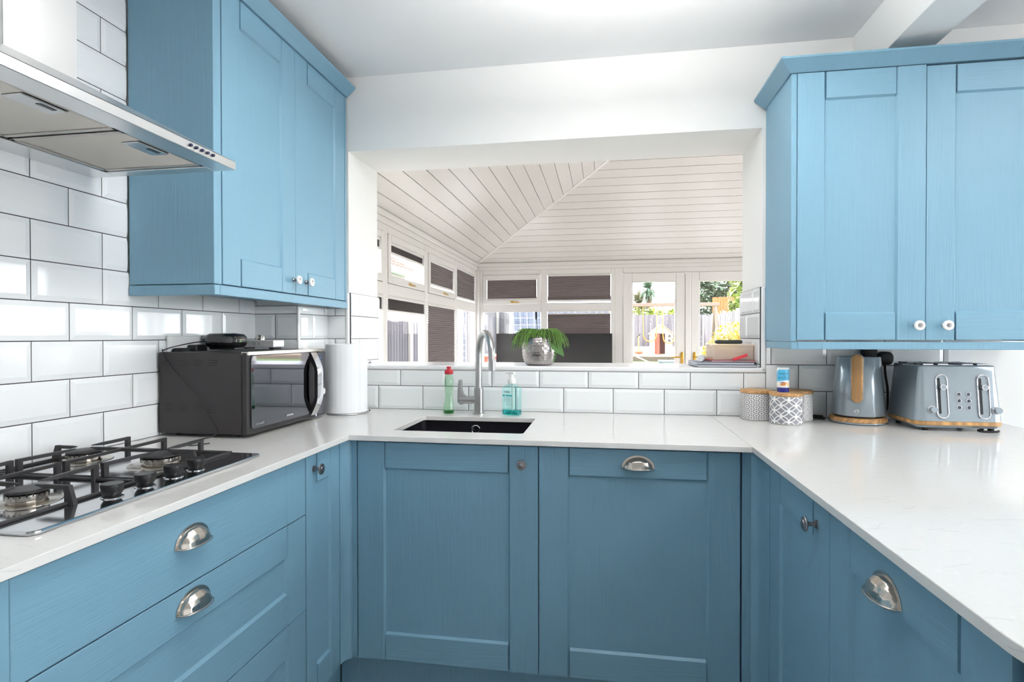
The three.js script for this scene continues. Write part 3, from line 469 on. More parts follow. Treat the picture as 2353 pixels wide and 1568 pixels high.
{
  const x = 1.054, z = 0.1, y = YW + 0.0004, t = thing('hand_soap_dispenser', 'clear pump bottle of turquoise hand soap with white pump', 'soap dispenser', [x, y, z], -0.35), w = 0.08, dp = 0.048;
  const oval = (k, yy) => { const r = []; for (let i = 0; i < 40; i++) { const a = i / 40 * 2 * Math.PI, c = Math.cos(a), s = Math.sin(a), p = 0.55; r.push(V(k * w / 2 * Math.sign(c) * Math.pow(Math.abs(c), p), yy, k * dp / 2 * Math.sign(s) * Math.pow(Math.abs(s), p))); } return r; };
  const loft = (rings, cap0, cap1) => { const F = []; for (let j = 0; j < rings.length - 1; j++) for (let i = 0; i < 40; i++) { const k = (i + 1) % 40; F.push([rings[j][i], rings[j + 1][i], rings[j + 1][k], rings[j][k]]); } if (cap0) F.push([...rings[0]]); if (cap1) F.push([...rings.at(-1)].reverse()); return creased(faceted(F), 0.6); };
  mesh('bottle', loft([oval(0.97, 0), oval(1, 0.004), oval(1, 0.108), oval(0.96, 0.113), oval(0.62, 0.119), oval(0.4, 0.123), oval(0.38, 0.128)], true), new THREE.MeshPhysicalMaterial({ color: srgb(226, 248, 247), roughness: 0.04, transmission: 1, thickness: 0, ior: 1.45 }), t);
  mesh('liquid', loft([oval(0.93, 0.002), oval(0.955, 0.006), oval(0.955, 0.02)], true, true), new THREE.MeshPhysicalMaterial({ color: 0xffffff, roughness: 0, transmission: 1, thickness: 0.05, ior: 1.34, attenuationColor: srgb(0, 190, 190), attenuationDistance: 0.045 }), t);
  mesh('collar', lathe([[0, 0.127], [0.0165, 0.127], [0.0168, 0.13], [0.0162, 0.145], [0.015, 0.147], [0, 0.147]], 28), M.white, t);
  const hs = new THREE.Shape(); hs.moveTo(0.014, 0.165); hs.quadraticCurveTo(0.014, 0.174, 0.004, 0.175); hs.lineTo(-0.014, 0.174); hs.quadraticCurveTo(-0.026, 0.172, -0.03, 0.1655); hs.quadraticCurveTo(-0.022, 0.1665, -0.012, 0.1655); hs.closePath();
  mesh('pump', [cyl(0, 0.147, 0, 0.0085, 0.019, 20), ext(hs, 0.015, 0.002).translate(0, 0, -0.0075)], M.white, t); mesh('dip_tube', cyl(0.002, 0.006, 0, 0.003, 0.12, 10), M.frosted, t);
  const lb = canvasTex(256, 340, (g, W_, H_) => { g.clearRect(0, 0, W_, H_); g.fillStyle = '#1d2f36'; g.font = 'italic bold 58px serif'; g.textAlign = 'center'; g.fillText('Cien', 118, 72); g.fillStyle = '#3fb2b8'; g.fillRect(16, 108, 224, 34); g.fillStyle = '#ddf2f2'; g.font = 'bold 20px sans-serif'; g.fillText('MED', 86, 132); g.fillStyle = '#45656c'; g.font = '26px sans-serif'; ['SENSITIVE', 'HANDWASH', 'FORMULA'].forEach((s, i) => g.fillText(s, 122, 182 + i * 36)); g.strokeStyle = '#45656c'; g.lineWidth = 4; g.beginPath(); g.moveTo(95, 284); g.lineTo(122, 306); g.lineTo(149, 284); g.stroke(); });
  mesh('label', new THREE.PlaneGeometry(0.05, 0.068).translate(-0.008, 0.07, dp / 2 + 0.0006), new THREE.MeshStandardMaterial({ map: lb, transparent: true, roughness: 0.4 }), t);
}
// ------------------------------------------------------------------ paper towel
{
  const t = thing('paper_towel_roll', 'white kitchen paper roll on a wire stand', 'paper towel'), x = 0.3675, z = 0.163, r = 0.0832, y = YW;
  mesh('roll', lathe([[0.02, 0.008], [r - 0.003, 0.007], [r, 0.011], [r, 0.285], [r - 0.004, 0.289], [0.02, 0.288], [0.02, 0.008]], 56, x, y, z), M.paper, t);
  const F = []; for (let i = 0; i < 26; i++) { const a = -0.55 + i / 26 * 2.2, b = -0.55 + (i + 1) / 26 * 2.2, p = (q, h) => { const k = r + 0.0006 + (q > 1.5 ? 0.004 * (q - 1.5) / 0.15 : 0); return V(x + k * Math.sin(q - 0.5), y + h, z + k * Math.cos(q - 0.5)); }; F.push([p(a, 0.01), p(b, 0.01), p(b, 0.286), p(a, 0.286)]); }
  mesh('loose_sheet', creased(faceted(F, V(x, y + 0.14, z)), 0.6), new THREE.MeshStandardMaterial({ color: M.paper.color, roughness: 0.95, side: THREE.DoubleSide }), t);
  mesh('stand', [new THREE.TorusGeometry(0.078, 0.003, 8, 48).rotateX(Math.PI / 2).translate(x, y + 0.0035, z), cyl(x, y + 0.001, z, 0.006, 0.287, 12), rod(V(x - 0.078, y + 0.0035, z), V(x + 0.09, y + 0.0035, z), 0.003), tube([V(x + 0.07, y + 0.0035, z - 0.03), V(x + 0.092, y + 0.005, z - 0.02), V(x + 0.1, y + 0.014, z + 0.0)], 0.003, 12, 8)], M.chrome, t); rest(t);
}
// ------------------------------------------------------------------ canisters and salt
{
  const patterns = [
    (g, w, h) => { g.fillStyle = '#8b8b93'; g.fillRect(0, 0, w, h); g.strokeStyle = '#f4f4f2'; const n = 7, s = w / (2 * n); for (let j = -1; j <= 9; j++) for (let i = 0; i < n; i++) { const x = i * 2 * s + (j % 2 ? s : 0) + s, y = j * s * 0.98 + s / 2; for (const k of [-1, 1]) { g.lineWidth = s * 0.15; g.save(); g.translate(x - s / 2 * k, y - s / 2); g.rotate(k * Math.PI / 4); g.beginPath(); g.ellipse(0, 0, s * 0.6, s * 0.27, 0, 0, 7); g.stroke(); g.restore(); } g.lineWidth = s * 0.13; g.beginPath(); g.arc(x, y + s * 0.02, s * 0.2, 0, 7); g.stroke(); } },
    (g, w, h) => { g.fillStyle = '#eceae8'; g.fillRect(0, 0, w, h); g.strokeStyle = '#55555c'; const s = w / 30; for (let j = 0; j < 20; j++) for (let i = -1; i < 22; i++) { const x = i * s * 1.5, y = (j + (i & 1 ? 0.5 : 0)) * s * 1.73; g.lineWidth = s * 0.16; g.beginPath(); for (let k = 0; k <= 6; k++) g.lineTo(x + s * Math.cos(k * Math.PI / 3), y + s * Math.sin(k * Math.PI / 3)); g.stroke(); g.lineWidth = s * 0.1; for (let k = 0; k < 6; k++) { g.beginPath(); g.moveTo(x, y); g.lineTo(x + 0.8 * s * Math.cos(k * Math.PI / 3 + 0.5), y + 0.8 * s * Math.sin(k * Math.PI / 3 + 0.5)); g.stroke(); } } },
    (g, w, h) => { g.fillStyle = '#c9c8c9'; g.fillRect(0, 0, w, h); g.strokeStyle = '#f4f3f2'; g.lineWidth = 4; const s = w / 24; for (let j = -1; j < 18; j++) for (let i = 0; i < 25; i++) { const x = i * s, y = j * s; g.beginPath(); if ((i + j) % 2) { g.moveTo(x, y); g.lineTo(x + s, y + s); g.moveTo(x + s * 0.5, y); g.lineTo(x + s, y + s * 0.5); } else { g.moveTo(x + s, y); g.lineTo(x, y + s); g.moveTo(x + s * 0.5, y); g.lineTo(x, y + s * 0.5); } g.stroke(); } }];
  const pos = [[2.0835, 0.168], [2.003, 0.074], [2.149, 0.0665]], rad = [0.0565, 0.057, 0.057], lab = ['grey storage canister with white interlaced petal pattern and wooden lid', 'white storage canister with fine dark hexagon flower pattern', 'pale grey canister with woven chevron pattern and wooden lid'];
  pos.forEach(([x, z], i) => {
    const r = rad[i], t = thing('storage_canister', lab[i], 'canister', [x, YW, z], [2.1, 0.4, 1.2][i], 'patterned canisters'), tx = canvasTex(1024, 352, patterns[i]);
    mesh('jar', lathe([[0, 0.0004], [r - 0.004, 0.0004], [r, 0.004], [r, 0.1], [r - 0.002, 0.102], [0, 0.102]], 56), M.ceramic, t);
    const g = new THREE.CylinderGeometry(r + 0.0003, r + 0.0003, 0.0965, 64, 1, true).translate(0, 0.0525, 0); mesh('printed_pattern', g, new THREE.MeshStandardMaterial({ map: tx, roughness: 0.3 }), t);
    mesh('lid', lathe([[0, 0.1022], [r - 0.001, 0.1022], [r + 0.0016, 0.104], [r + 0.0016, 0.112], [r - 0.0005, 0.114], [0, 0.114]], 56), M.wood, t);
  });
  const [x, z] = [2.075, 0.158], t = thing('salt_shaker', 'blue and white plastic salt bottle with navy cap standing on canister lid', 'salt shaker', [x, YW + 0.1143, z], -0.12);
  mesh('body', lathe([[0, 0.0165], [0.0205, 0.0165], [0.0208, 0.018], [0.0208, 0.086], [0.0195, 0.0895], [0.017, 0.091], [0, 0.0912]], 36), M.white, t);
  mesh('cap', lathe([[0, 0.0003], [0.0192, 0.0003], [0.02, 0.0015], [0.02, 0.0165], [0, 0.0165]], 36), std(srgb(28, 36, 140), 0.25), t);
  const tx = canvasTex(512, 320, (g, w, h) => {
    g.fillStyle = '#fbfdff'; g.fillRect(0, 0, w, h); g.fillStyle = '#58b9de'; g.beginPath(); g.moveTo(96, h * 0.78); g.quadraticCurveTo(110, 20, 200, 12); g.lineTo(400, 12); g.lineTo(400, h * 0.64); g.quadraticCurveTo(240, h * 0.6, 96, h * 0.78); g.fill();
    g.fillStyle = '#1d5f92'; g.font = 'bold 36px sans-serif'; g.textAlign = 'center'; g.fillText('MAZZON', 252, 98); g.font = 'bold 22px sans-serif'; g.fillText('FINE', 262, 134); g.fillStyle = '#0f7fae'; g.font = 'bold 46px sans-serif'; g.fillText('SEA SALT', 258, 180);
    g.fillStyle = '#f3efe8'; g.fillRect(96, h * 0.74, 320, h); g.fillStyle = '#d98a48'; g.beginPath(); g.ellipse(250, 268, 50, 26, -0.3, 0, 7); g.fill(); g.fillStyle = '#efd79a'; g.beginPath(); g.ellipse(310, 276, 38, 24, 0.2, 0, 7); g.fill(); g.fillStyle = '#6e7fa0'; g.beginPath(); g.ellipse(226, 240, 34, 9, -0.2, 0, 7); g.fill();
  });
  mesh('wrap_label', new THREE.CylinderGeometry(0.02095, 0.02095, 0.066, 48, 1, true, -Math.PI * 0.98, 2 * Math.PI).translate(0, 0.0525, 0), new THREE.MeshStandardMaterial({ map: tx, roughness: 0.3 }), t);
}
// ------------------------------------------------------------------ kettle, toaster, socket
{
  const x = 2.353, z = 0.1, t = thing('electric_kettle', 'tapered grey kettle with wooden handle on a wooden base', 'kettle', [x, YW, z], -0.42);
  mesh('power_base', lathe([[0, 0.0006], [0.088, 0.0006], [0.0925, 0.004], [0.0925, 0.008], [0, 0.008]], 56), M.greyGloss, t);
  mesh('wooden_ring', lathe([[0, 0.0082], [0.0925, 0.0082], [0.0935, 0.01], [0.0925, 0.0215], [0.089, 0.0235], [0, 0.0235]], 56), M.wood, t);
  mesh('body', lathe([[0, 0.029], [0.083, 0.029], [0.087, 0.0315], [0.088, 0.036], [0.0715, 0.241], [0.0705, 0.243], [0.0685, 0.2425], [0.069, 0.238], [0.0695, 0.232], [0, 0.232]], 64), M.greyGloss, t);
  mesh('base_gap', cyl(0, 0.0235, 0, 0.078, 0.006, 40), M.black, t);
  mesh('lid', lathe([[0, 0.2325], [0.0665, 0.2325], [0.0665, 0.237], [0.06, 0.239], [0, 0.2385]], 48), M.black, t);
  const lean = Math.atan2(0.0165, 0.205), hg = rrect(0.036, 0.172, 0.0178), hm = mesh('handle', creased(ext(hg, 0.016, 0.004), 1).translate(-0.018, 0, 0), M.wood, t); hm.position.set(0, 0.082, 0.0985); hm.rotation.x = -lean;
  const hf = rrect(0.0415, 0.178, 0.0206), hr = mesh('handle_frame', ext(hf, 0.01, 0.002).translate(-0.0207, -0.003, -0.005), M.greyGloss, t); hr.position.copy(hm.position); hr.rotation.x = -lean;
  mesh('handle_mount', [bx(-0.012, 0.012, 0.232, 0.252, 0.045, 0.092, 0.004), bx(-0.012, 0.012, 0.085, 0.1, 0.08, 0.1, 0.003), bx(-0.012, 0.012, 0.225, 0.24, 0.07, 0.092, 0.003)], M.wood, t);
  const lg = mesh('emblem', [new THREE.TorusGeometry(0.0068, 0.001, 8, 28), new THREE.TorusGeometry(0.0035, 0.0012, 8, 18, 3.6)], M.chrome, t); lg.position.set(-0.002, 0.05, 0.0872); lg.rotation.x = -lean;
  tag(mesh('kettle_cable', tube([V(2.254, 0.9058, 0.06), V(2.23, 0.909, 0.045), V(2.215, 0.913, 0.03), V(2.23, 0.909, 0.019), V(2.262, 0.9058, 0.0155)], 0.0052, 40, 8), M.rubber), 'black cable beside the kettle base', 'cable');
}
{
  const t = thing('toaster', 'grey four-slice toaster with two levers and a wooden base band', 'toaster');
  const x0 = 2.462, x1 = 2.731, z0 = 0.054, z1 = 0.276, ring = (k, y) => { const R = 0.034, o = []; for (const [cx, cz, a] of [[x1 - R, z1 - R, 0], [x0 + R, z1 - R, 1], [x0 + R, z0 + R, 2], [x1 - R, z0 + R, 3]]) for (let i = 0; i <= 8; i++) { const q = (a + i / 8) * Math.PI / 2; o.push(V(cx + (R + k) * Math.cos(q), y, cz + (R + k) * Math.sin(q))); } return o; };
  const loft = (rs, c0, c1) => { const F = [], n = rs[0].length; for (let j = 0; j < rs.length - 1; j++) for (let i = 0; i < n; i++) { const k = (i + 1) % n; F.push([rs[j][i], rs[j + 1][i], rs[j + 1][k], rs[j][k]]); } if (c0) F.push(rs[0]); if (c1) F.push([...rs.at(-1)].reverse()); return creased(faceted(F), 0.5); };
  const K = (y) => -0.02 * (y - 0.934) / 0.186;
  mesh('body', loft([ring(0, 0.934), ring(K(1.0), 1.0), ring(K(1.1), 1.1), ring(-0.019, 1.116), ring(-0.022, 1.1195), ring(-0.027, 1.1205)], true, true), M.greyGloss, t);
  mesh('wooden_band', loft([ring(-0.003, 0.9195), ring(-0.0005, 0.921), ring(-0.0005, 0.933), ring(-0.002, 0.934)], true, true), M.wood, t);
  mesh('underside', loft([ring(-0.03, 0.909), ring(-0.012, 0.911), ring(-0.004, 0.919)], true, true), M.greyGloss, t);
  for (const [x, z] of [[2.5, 0.25], [2.7, 0.25], [2.5, 0.08], [2.7, 0.08]]) mesh('foot', cyl(x, YW + 0.0003, z, 0.009, 0.01, 16), M.rubber, t);
  for (const x of [2.515, 2.56, 2.635, 2.68]) { const s = mesh('bread_slot', bx(x - 0.012, x + 0.012, 1.1206, 1.124, 0.083, 0.235, 0.001), M.black, t); mesh('slot_rim', [bx(x - 0.016, x - 0.0125, 1.1206, 1.1255, 0.079, 0.239, 0.001), bx(x + 0.0125, x + 0.016, 1.1206, 1.1255, 0.079, 0.239, 0.001), bx(x - 0.016, x + 0.016, 1.1206, 1.1255, 0.239, 0.242, 0.001), bx(x - 0.016, x + 0.016, 1.1206, 1.1255, 0.076, 0.079, 0.001)], M.chrome, s); }
  // front controls follow the slope of the front
  const fz = (y) => z1 + K(y), tilt = Math.atan2(0.02, 0.186), put = (m, x, y, d = 0) => { m.position.set(x, y, fz(y) + d); m.rotation.x = -tilt; return m; };
  for (const x of [2.542, 2.666]) {
    const w = 0.031, h = 0.142, s = rrect(w, h, w / 2 - 0.0001, -w / 2, -h / 2), s2 = rrect(w + 0.006, h + 0.006, w / 2 + 0.0028, -w / 2 - 0.003, -h / 2 - 0.003); s2.holes.push(rrect(w, h, w / 2 - 0.0001, -w / 2, -h / 2));
    const tr_ = put(mesh('lever_track', ext(s, 0.001, 0, 12), M.greyGloss, t), x, 1.0165, 0.0002); mesh('track_rim', ext(s2, 0.0045, 0.001, 12), M.chrome, tr_); mesh('track_slot', ext(rrect(0.0075, 0.12, 0.003, -0.011, -0.058), 0.0006).translate(0, 0, 0.0011), M.black, tr_);
    const k = mesh('lever', [cyl(0, 0, 0.0008, 0.0078, 0.014, 26, 0.0078, 'z')], M.greyGloss, tr_); k.position.set(0, 0.031, 0); mesh('lever_ring', new THREE.TorusGeometry(0.0085, 0.0011, 8, 28).translate(0, 0, 0.0145), M.chrome, k);
  }
  for (const x of [2.593, 2.622]) for (const y of [1.0245, 1.0025, 0.9805]) { const b = put(mesh('button', cyl(0, 0, 0, 0.0052, 0.003, 20, 0.0052, 'z'), std(srgb(60, 66, 80), 0.3), t), x, y); mesh('button_ring', new THREE.TorusGeometry(0.0064, 0.0011, 8, 24).translate(0, 0, 0.0015), M.chrome, b); }
  for (const x of [2.511, 2.702]) { const d = put(mesh('dial', cyl(0, 0, -0.016, 0.0108, 0.034, 28, 0.01, 'z'), M.greyGloss, t), x, 0.972, -0.002); mesh('dial_ring', new THREE.TorusGeometry(0.0118, 0.0015, 8, 28).translate(0, 0, 0.004), M.chrome, d); }
  rest(t);
  tag(mesh('toaster_cable', tube([V(2.685, 0.9045, 0.235), V(2.655, 0.9045, 0.262), V(2.66, 0.9045, 0.285), V(2.695, 0.9045, 0.284), V(2.712, 0.9045, 0.268)], 0.0036, 30, 8), M.rubber), 'black cable looped under the toaster', 'cable');
  const s = thing('wall_socket', 'white double socket above the kettle', 'socket', [0, 0, 0], 0, 'double wall sockets'); mesh('plate', bx(2.367, 2.511, 1.108, 1.194, 0.0055, 0.0145, 0.002), M.white, s); rest(s);
  const plug = (x, y, label) => { const p = thing('plug', label, 'plug', [0, 0, 0], 0, 'black mains plugs'); mesh('case', [creased(ext(rrect(0.05, 0.05, 0.02, x - 0.025, y - 0.025), 0.034, 0.006), 1).translate(0, 0, 0.015)], M.rubber, p); mesh('cord', tube([V(x, y - 0.02, 0.032), V(x + 0.003, y - 0.06, 0.03), V(x + 0.016, y - 0.12, 0.02), V(x + 0.02, y - 0.2, 0.012)], 0.0042, 24, 8), M.rubber, p); rest(p); };
  plug(2.418, 1.162, 'black plug above the kettle lid in the double socket'); plug(2.474, 1.135, 'black plug in the double socket beside the toaster');
}
// ------------------------------------------------------------------ things on the sill
const SY = OY0 + 0.0185;
{
  const x = 1.142, z = -0.105, t = thing('potted_plant', 'trailing green plant in a hammered silver pot', 'plant', [x, SY, z]);
  const prof = [[0.05, 0], [0.06, 0.006], [0.07, 0.03], [0.0745, 0.06], [0.0735, 0.09], [0.067, 0.115], [0.06, 0.128], [0.0585, 0.13]], cv = new THREE.CatmullRomCurve3(prof.map(([r, h]) => V(r, h, 0))), nu = 216, nv = 90, G = [];
  for (let j = 0; j <= nv; j++) { const p = cv.getPoint(j / nv), row = []; for (let i = 0; i < nu; i++) { const k = 24, rows = 15, vv = j / nv * rows, sh = Math.floor(vv) % 2 ? 0.5 : 0, a = i / nu * k + sh, dx = (a % 1) - 0.5, dy = (vv % 1) - 0.5, d = Math.max(0, 1 - 3.4 * (dx * dx + dy * dy)) * (j > 1 && j < nv - 2 ? 1 : 0), r = p.x - 0.002 + 0.003 * Math.sqrt(d), th = i / nu * 2 * Math.PI; row.push(V(r * Math.cos(th), p.y, r * Math.sin(th))); } G.push(row); }
  const F = []; for (let j = 0; j < nv; j++) for (let i = 0; i < nu; i++) { const k = (i + 1) % nu; F.push([G[j][i], G[j + 1][i], G[j + 1][k], G[j][k]]); } F.push([...G[0]]);
  mesh('pot', creased(faceted(F), 1.2), M.pot, t); mesh('soil', lathe([[0, 0.118], [0.061, 0.116]], 30), M.soil, t);
  const r = rng(31), S = [], D = []; for (let i = 0; i < 760; i++) {
    const a = r() * 2 * Math.PI, c = Math.cos(a), s = Math.sin(a), k = Math.sqrt(r()), side = Math.abs(c), r0 = 0.05 * k, l = (0.022 + 0.03 * r()) * (0.5 + 1.1 * side * side), w = (r() - 0.5) * 0.05, up = 0.012 + 0.022 * r(), rr = Math.max(r0 + l, 0.03 + 0.04 * r());
    const drop = (side > 0.6 ? 0.05 : 0.006) * k * r() * (rr > 0.06 ? 1 : 0.2), q = (d, h, t) => V(d * c - w * s * t, h, d * s + w * c * t);
    const p = [q(r0, 0.118, 0), q(r0 + (rr - r0) * 0.3, 0.124 + up, 0.4), q(r0 + (rr - r0) * 0.7, 0.124 + up * 0.95, 0.8), q(rr, 0.124 - drop * 0.6, 1.1)]; if (drop > 0.008) p.push(q(rr + 0.006, 0.122 - drop * 1.3, 1.25));
    (i % 12 ? S : D).push(tube(p, 0.0007 + 0.0006 * r(), 7, 4));
  }
  mesh('green_stems', S, M.strand, t).userData.kind = 'stuff'; mesh('dry_stems', D, std(srgb(44, 44, 36), 0.8), t).userData.kind = 'stuff';
  const leaf = (p0, dir, up, l, w) => { const n = 8, FF = []; const side = dir.clone().cross(up).normalize(); const P = (i, s) => { const u = i / n, ww = w * Math.sin(Math.PI * Math.pow(u, 0.75)) * (u < 1 ? 1 : 0); return p0.clone().addScaledVector(dir, l * u).addScaledVector(side, s * ww).addScaledVector(up, -0.35 * l * u * u + 0.18 * Math.abs(s) * ww); }; for (let i = 0; i < n; i++) for (const s of [-1, 1]) FF.push([P(i, 0), P(i + 1, 0), P(i + 1, s), P(i, s)]); return creased(faceted(FF), 1.5); };
  mesh('leaf', leaf(V(0.058, 0.1, 0.04), V(0.75, -0.62, 0.2).normalize(), V(0.3, 0.3, 0.9).normalize(), 0.085, 0.021), M.bigLeaf, t); mesh('leaf', leaf(V(0.055, 0.1, 0.02), V(0.3, -0.92, 0.2).normalize(), V(0.5, 0.2, 0.8).normalize(), 0.09, 0.02), M.bigLeaf, t);
  mesh('plant_marker', [rod(V(-0.001, 0.11, 0.02), V(-0.009, 0.205, 0.02), 0.0017, 8), bx(-0.014, -0.006, 0.2, 0.234, 0.0185, 0.0215, 0.001)], M.black, t).userData.label = 'black plant marker spike';
}
{
  const bk = (x0, x1, y0, y1, z0, z1, cover, label, turn) => { const cx = (x0 + x1) / 2, cz = (z0 + z1) / 2, t = thing('notebook', label, 'book', [cx, y0, cz], turn, 'books and folders on the sill'), w = (x1 - x0) / 2, d = (z1 - z0) / 2, h = y1 - y0; mesh('cover', [bx(-w, w, 0, 0.0016, -d, d, 0.0006), bx(-w, w, h - 0.0016, h, -d, d, 0.0006), bx(w - 0.002, w, 0.0016, h - 0.0016, -d, d, 0)], cover, t); mesh('pages', bx(-w + 0.003, w - 0.002, 0.0017, h - 0.0017, -d + 0.003, d - 0.003, 0), M.paper, t); };
  bk(1.8, 2.03, SY + 0.0003, SY + 0.0095, -0.25, -0.03, std(srgb(120, 122, 136), 0.5), 'grey magazine at the bottom of the pile on the sill', 0.05);
  bk(1.795, 2.03, SY + 0.0099, SY + 0.0195, -0.26, -0.05, std(srgb(138, 142, 158), 0.5), 'grey-blue book under the red folder on sill', -0.02);
  bk(1.86, 2.036, SY + 0.0199, SY + 0.0275, -0.26, -0.06, std(srgb(178, 62, 66), 0.5), 'red folder under the plastic box', 0.01);
  tag(mesh('rolled_paper', [cyl(0, 0, 0, 0.013, 0.14, 28, 0.013, 'z').rotateY(-0.25).translate(1.853, SY + 0.0335, -0.2)], M.paper), 'rolled white sheet beside the plastic box on sill', 'paper');
  tag(mesh('red_strap', [bx(-0.03, 0.03, 0, 0.012, -0.003, 0.003, 0.001).rotateZ(0.35).translate(1.975, SY + 0.034, -0.052)], std(srgb(214, 60, 72), 0.4)), 'short red plastic strip leaning on the red folder', 'strip');
  const t = thing('storage_box', 'clear plastic storage box with lid on the sill', 'box', [1.95, SY + 0.0279, -0.155]);
  const w = 0.078, d = 0.085, h = 0.058; mesh('tub', [bx(-w, w, 0, 0.0015, -d, d, 0.0005), bx(-w, -w + 0.0015, 0.0015, h, -d, d, 0.0004), bx(w - 0.0015, w, 0.0015, h, -d, d, 0.0004), bx(-w + 0.0015, w - 0.0015, 0.0015, h, -d, -d + 0.0015, 0.0004), bx(-w + 0.0015, w - 0.0015, 0.0015, h, d - 0.0015, d, 0.0004)], M.frosted, t);
  mesh('lid', [bx(-w - 0.005, w + 0.005, h + 0.0003, h + 0.008, -d - 0.005, d + 0.005, 0.003)], M.frosted, t); mesh('clip', bx(-w - 0.009, -w - 0.0055, h - 0.014, h + 0.006, -0.025, 0.025, 0.001), M.frosted, t);
  tag(mesh('paper_bundle', [bx(1.9, 2.015, SY + 0.032, SY + 0.052, -0.22, -0.085, 0.004), bx(1.905, 2.0, SY + 0.0525, SY + 0.066, -0.21, -0.1, 0.003)], std(srgb(238, 214, 186), 0.9)), 'cream paper packets inside the clear plastic box', 'packets');
  tag(mesh('glasses_case', [creased(ext(rrect(0.105, 0.016, 0.0075), 0.055, 0.004), 1).translate(1.897, SY + 0.0945, -0.19)], std(srgb(58, 62, 58), 0.4)), 'dark flat glasses case on the plastic box lid', 'case');
}
// ------------------------------------------------------------------ unseen bowl uplighters above the frame, placed to light ceiling and right wall cabinet
for (const [x, z, power, label] of [[1.5, 1.08, 0.66, 'unseen white bowl uplighter placed to light the kitchen ceiling'], [3.4, 1.65, 0.5, 'unseen white bowl uplighter placed to light the right wall cabinet']]) {
  const t = thing('unseen_uplighter', label, 'lamp', [x, CEIL, z], 0, 'unseen bowl uplighters'), r = 0.22, y = -0.2;
  mesh('canopy', lathe([[0, -0.03], [0.045, -0.03], [0.05, -0.001], [0, -0.001]], 32), M.white, t);
  for (let i = 0; i < 3; i++) { const a = i * 2.094 + 0.4; mesh('rod', rod(V(0.02 * Math.cos(a), -0.03, 0.02 * Math.sin(a)), V(r * 0.97 * Math.cos(a), y - 0.005, r * 0.97 * Math.sin(a)), 0.003, 8), M.satin, t); }
  mesh('bowl', lathe([[0, y - 0.075], [0.08, y - 0.07], [0.16, y - 0.045], [r, y], [r - 0.006, y], [0.15, y - 0.04], [0, y - 0.066]], 48, 0, 0, 0, 1), M.white, t);
  mesh('lamp_diffuser', lathe([[0, y - 0.018], [r - 0.02, y - 0.018]], 48), new THREE.MeshStandardMaterial({ color: 0xffffff, emissive: new THREE.Color().setRGB(1, 0.985, 0.97), emissiveIntensity: 1.5, roughness: 0.6 }), t);
  const l = new THREE.RectAreaLight(new THREE.Color().setRGB(1, 0.985, 0.97), LAMP * power, 0.28, 0.28); l.position.set(0, y - 0.01, 0); l.rotation.x = Math.PI / 2; t.add(l);
}
// ------------------------------------------------------------------ conservatory
const XL = -0.217, XR = 5.0, ZF = -4.8, YF = -0.05, ES = 2.16, MS = 0.447, BW = 0.1108, DWF = 0.6;
struct('floor', 'warm oak floor of the conservatory', 'floor', bx(XL - 0.3, XR + 0.3, -0.14, YF, ZF - 0.3, -WT, 0), std(srgb(184, 176, 167), 0.45));
struct('wall_left', 'low white wall under the left conservatory windows', 'wall', bx(XL - 0.27, XL, -0.14, DWF, ZF, -WT, 0), M.paint);
struct('wall_far', 'low white wall under the far conservatory windows', 'wall', [bx(XL - 0.27, 1.6, -0.14, DWF, ZF - 0.27, ZF, 0), bx(3.28, XR + 0.27, -0.14, DWF, ZF - 0.27, ZF, 0)], M.paint);
struct('wall_right', 'low white wall under the right conservatory windows', 'wall', bx(XR, XR + 0.27, -0.14, DWF, ZF - 0.27, -WT, 0), M.paint);
let wn = 0, trimN = 4;
function tidyStruct(name, label, category) { const g = new THREE.Group(); g.name = name; g.userData = { label, category, kind: 'structure' }; scene.add(g); return g; }
// one window bay; local x to the right as seen from the room, inner face at z = 0
const FD = 0.07;
function bay(label, pos, turn, w, o = {}) {
  const t = tidyStruct('window_' + ++wn, label, 'window'); t.position.set(...pos); t.rotation.y = turn;
  const y0 = DWF, yT0 = 1.54, yT1 = 1.63, y1 = 2.072, e = 0.045;
  mesh('frame', [bx(0, e, y0, y1, -FD, 0, 0.004), bx(w - e, w, y0, y1, -FD, 0, 0.004), bx(e, w - e, y0, y0 + 0.06, -FD, 0, 0.004), bx(e, w - e, yT0, yT1, -FD, 0, 0.004), bx(e, w - e, y1 - 0.06, y1, -FD, 0, 0.004)], M.upvc, t);
  let a = e, b = w - e, c = yT1, d = y1 - 0.06;
  if (o.sash) { const s = mesh('sash', [bx(a + 0.003, a + 0.053, c + 0.003, d - 0.003, -FD + 0.01, 0.012, 0.004), bx(b - 0.053, b - 0.003, c + 0.003, d - 0.003, -FD + 0.01, 0.012, 0.004), bx(a + 0.053, b - 0.053, c + 0.003, c + 0.058, -FD + 0.01, 0.012, 0.004), bx(a + 0.053, b - 0.053, d - 0.053, d - 0.003, -FD + 0.01, 0.012, 0.004)], M.upvc, t); mesh('handle', [bx(w / 2 - 0.012, w / 2 + 0.03, c + 0.022, c + 0.04, 0.012, 0.022, 0.003), bx(w / 2 - 0.012, w / 2 + 0.1, c + 0.018, c + 0.03, 0.02, 0.036, 0.004)], M.brass, s).userData.label = 'brass window handle'; a += 0.05; b -= 0.05; c += 0.055; d -= 0.05; }
  mesh('pane', bx(a, b, c, d, -FD / 2 - 0.002, -FD / 2 + 0.002, 0), M.glass, t); mesh('pane', bx(e, w - e, y0 + 0.055, yT0, -FD / 2 - 0.002, -FD / 2 + 0.002, 0), M.glass, t);
  mesh('bead', [bx(a, b, c, c + 0.012, -FD / 2, -0.004, 0.003), bx(a, b, d - 0.012, d, -FD / 2, -0.004, 0.003), bx(e, w - e, yT0 - 0.012, yT0, -FD / 2, -0.004, 0.003)], M.upvc, t);
  return { t, box: [a, b, c, d], low: [e, w - e, y0 + 0.06, yT0] };
}
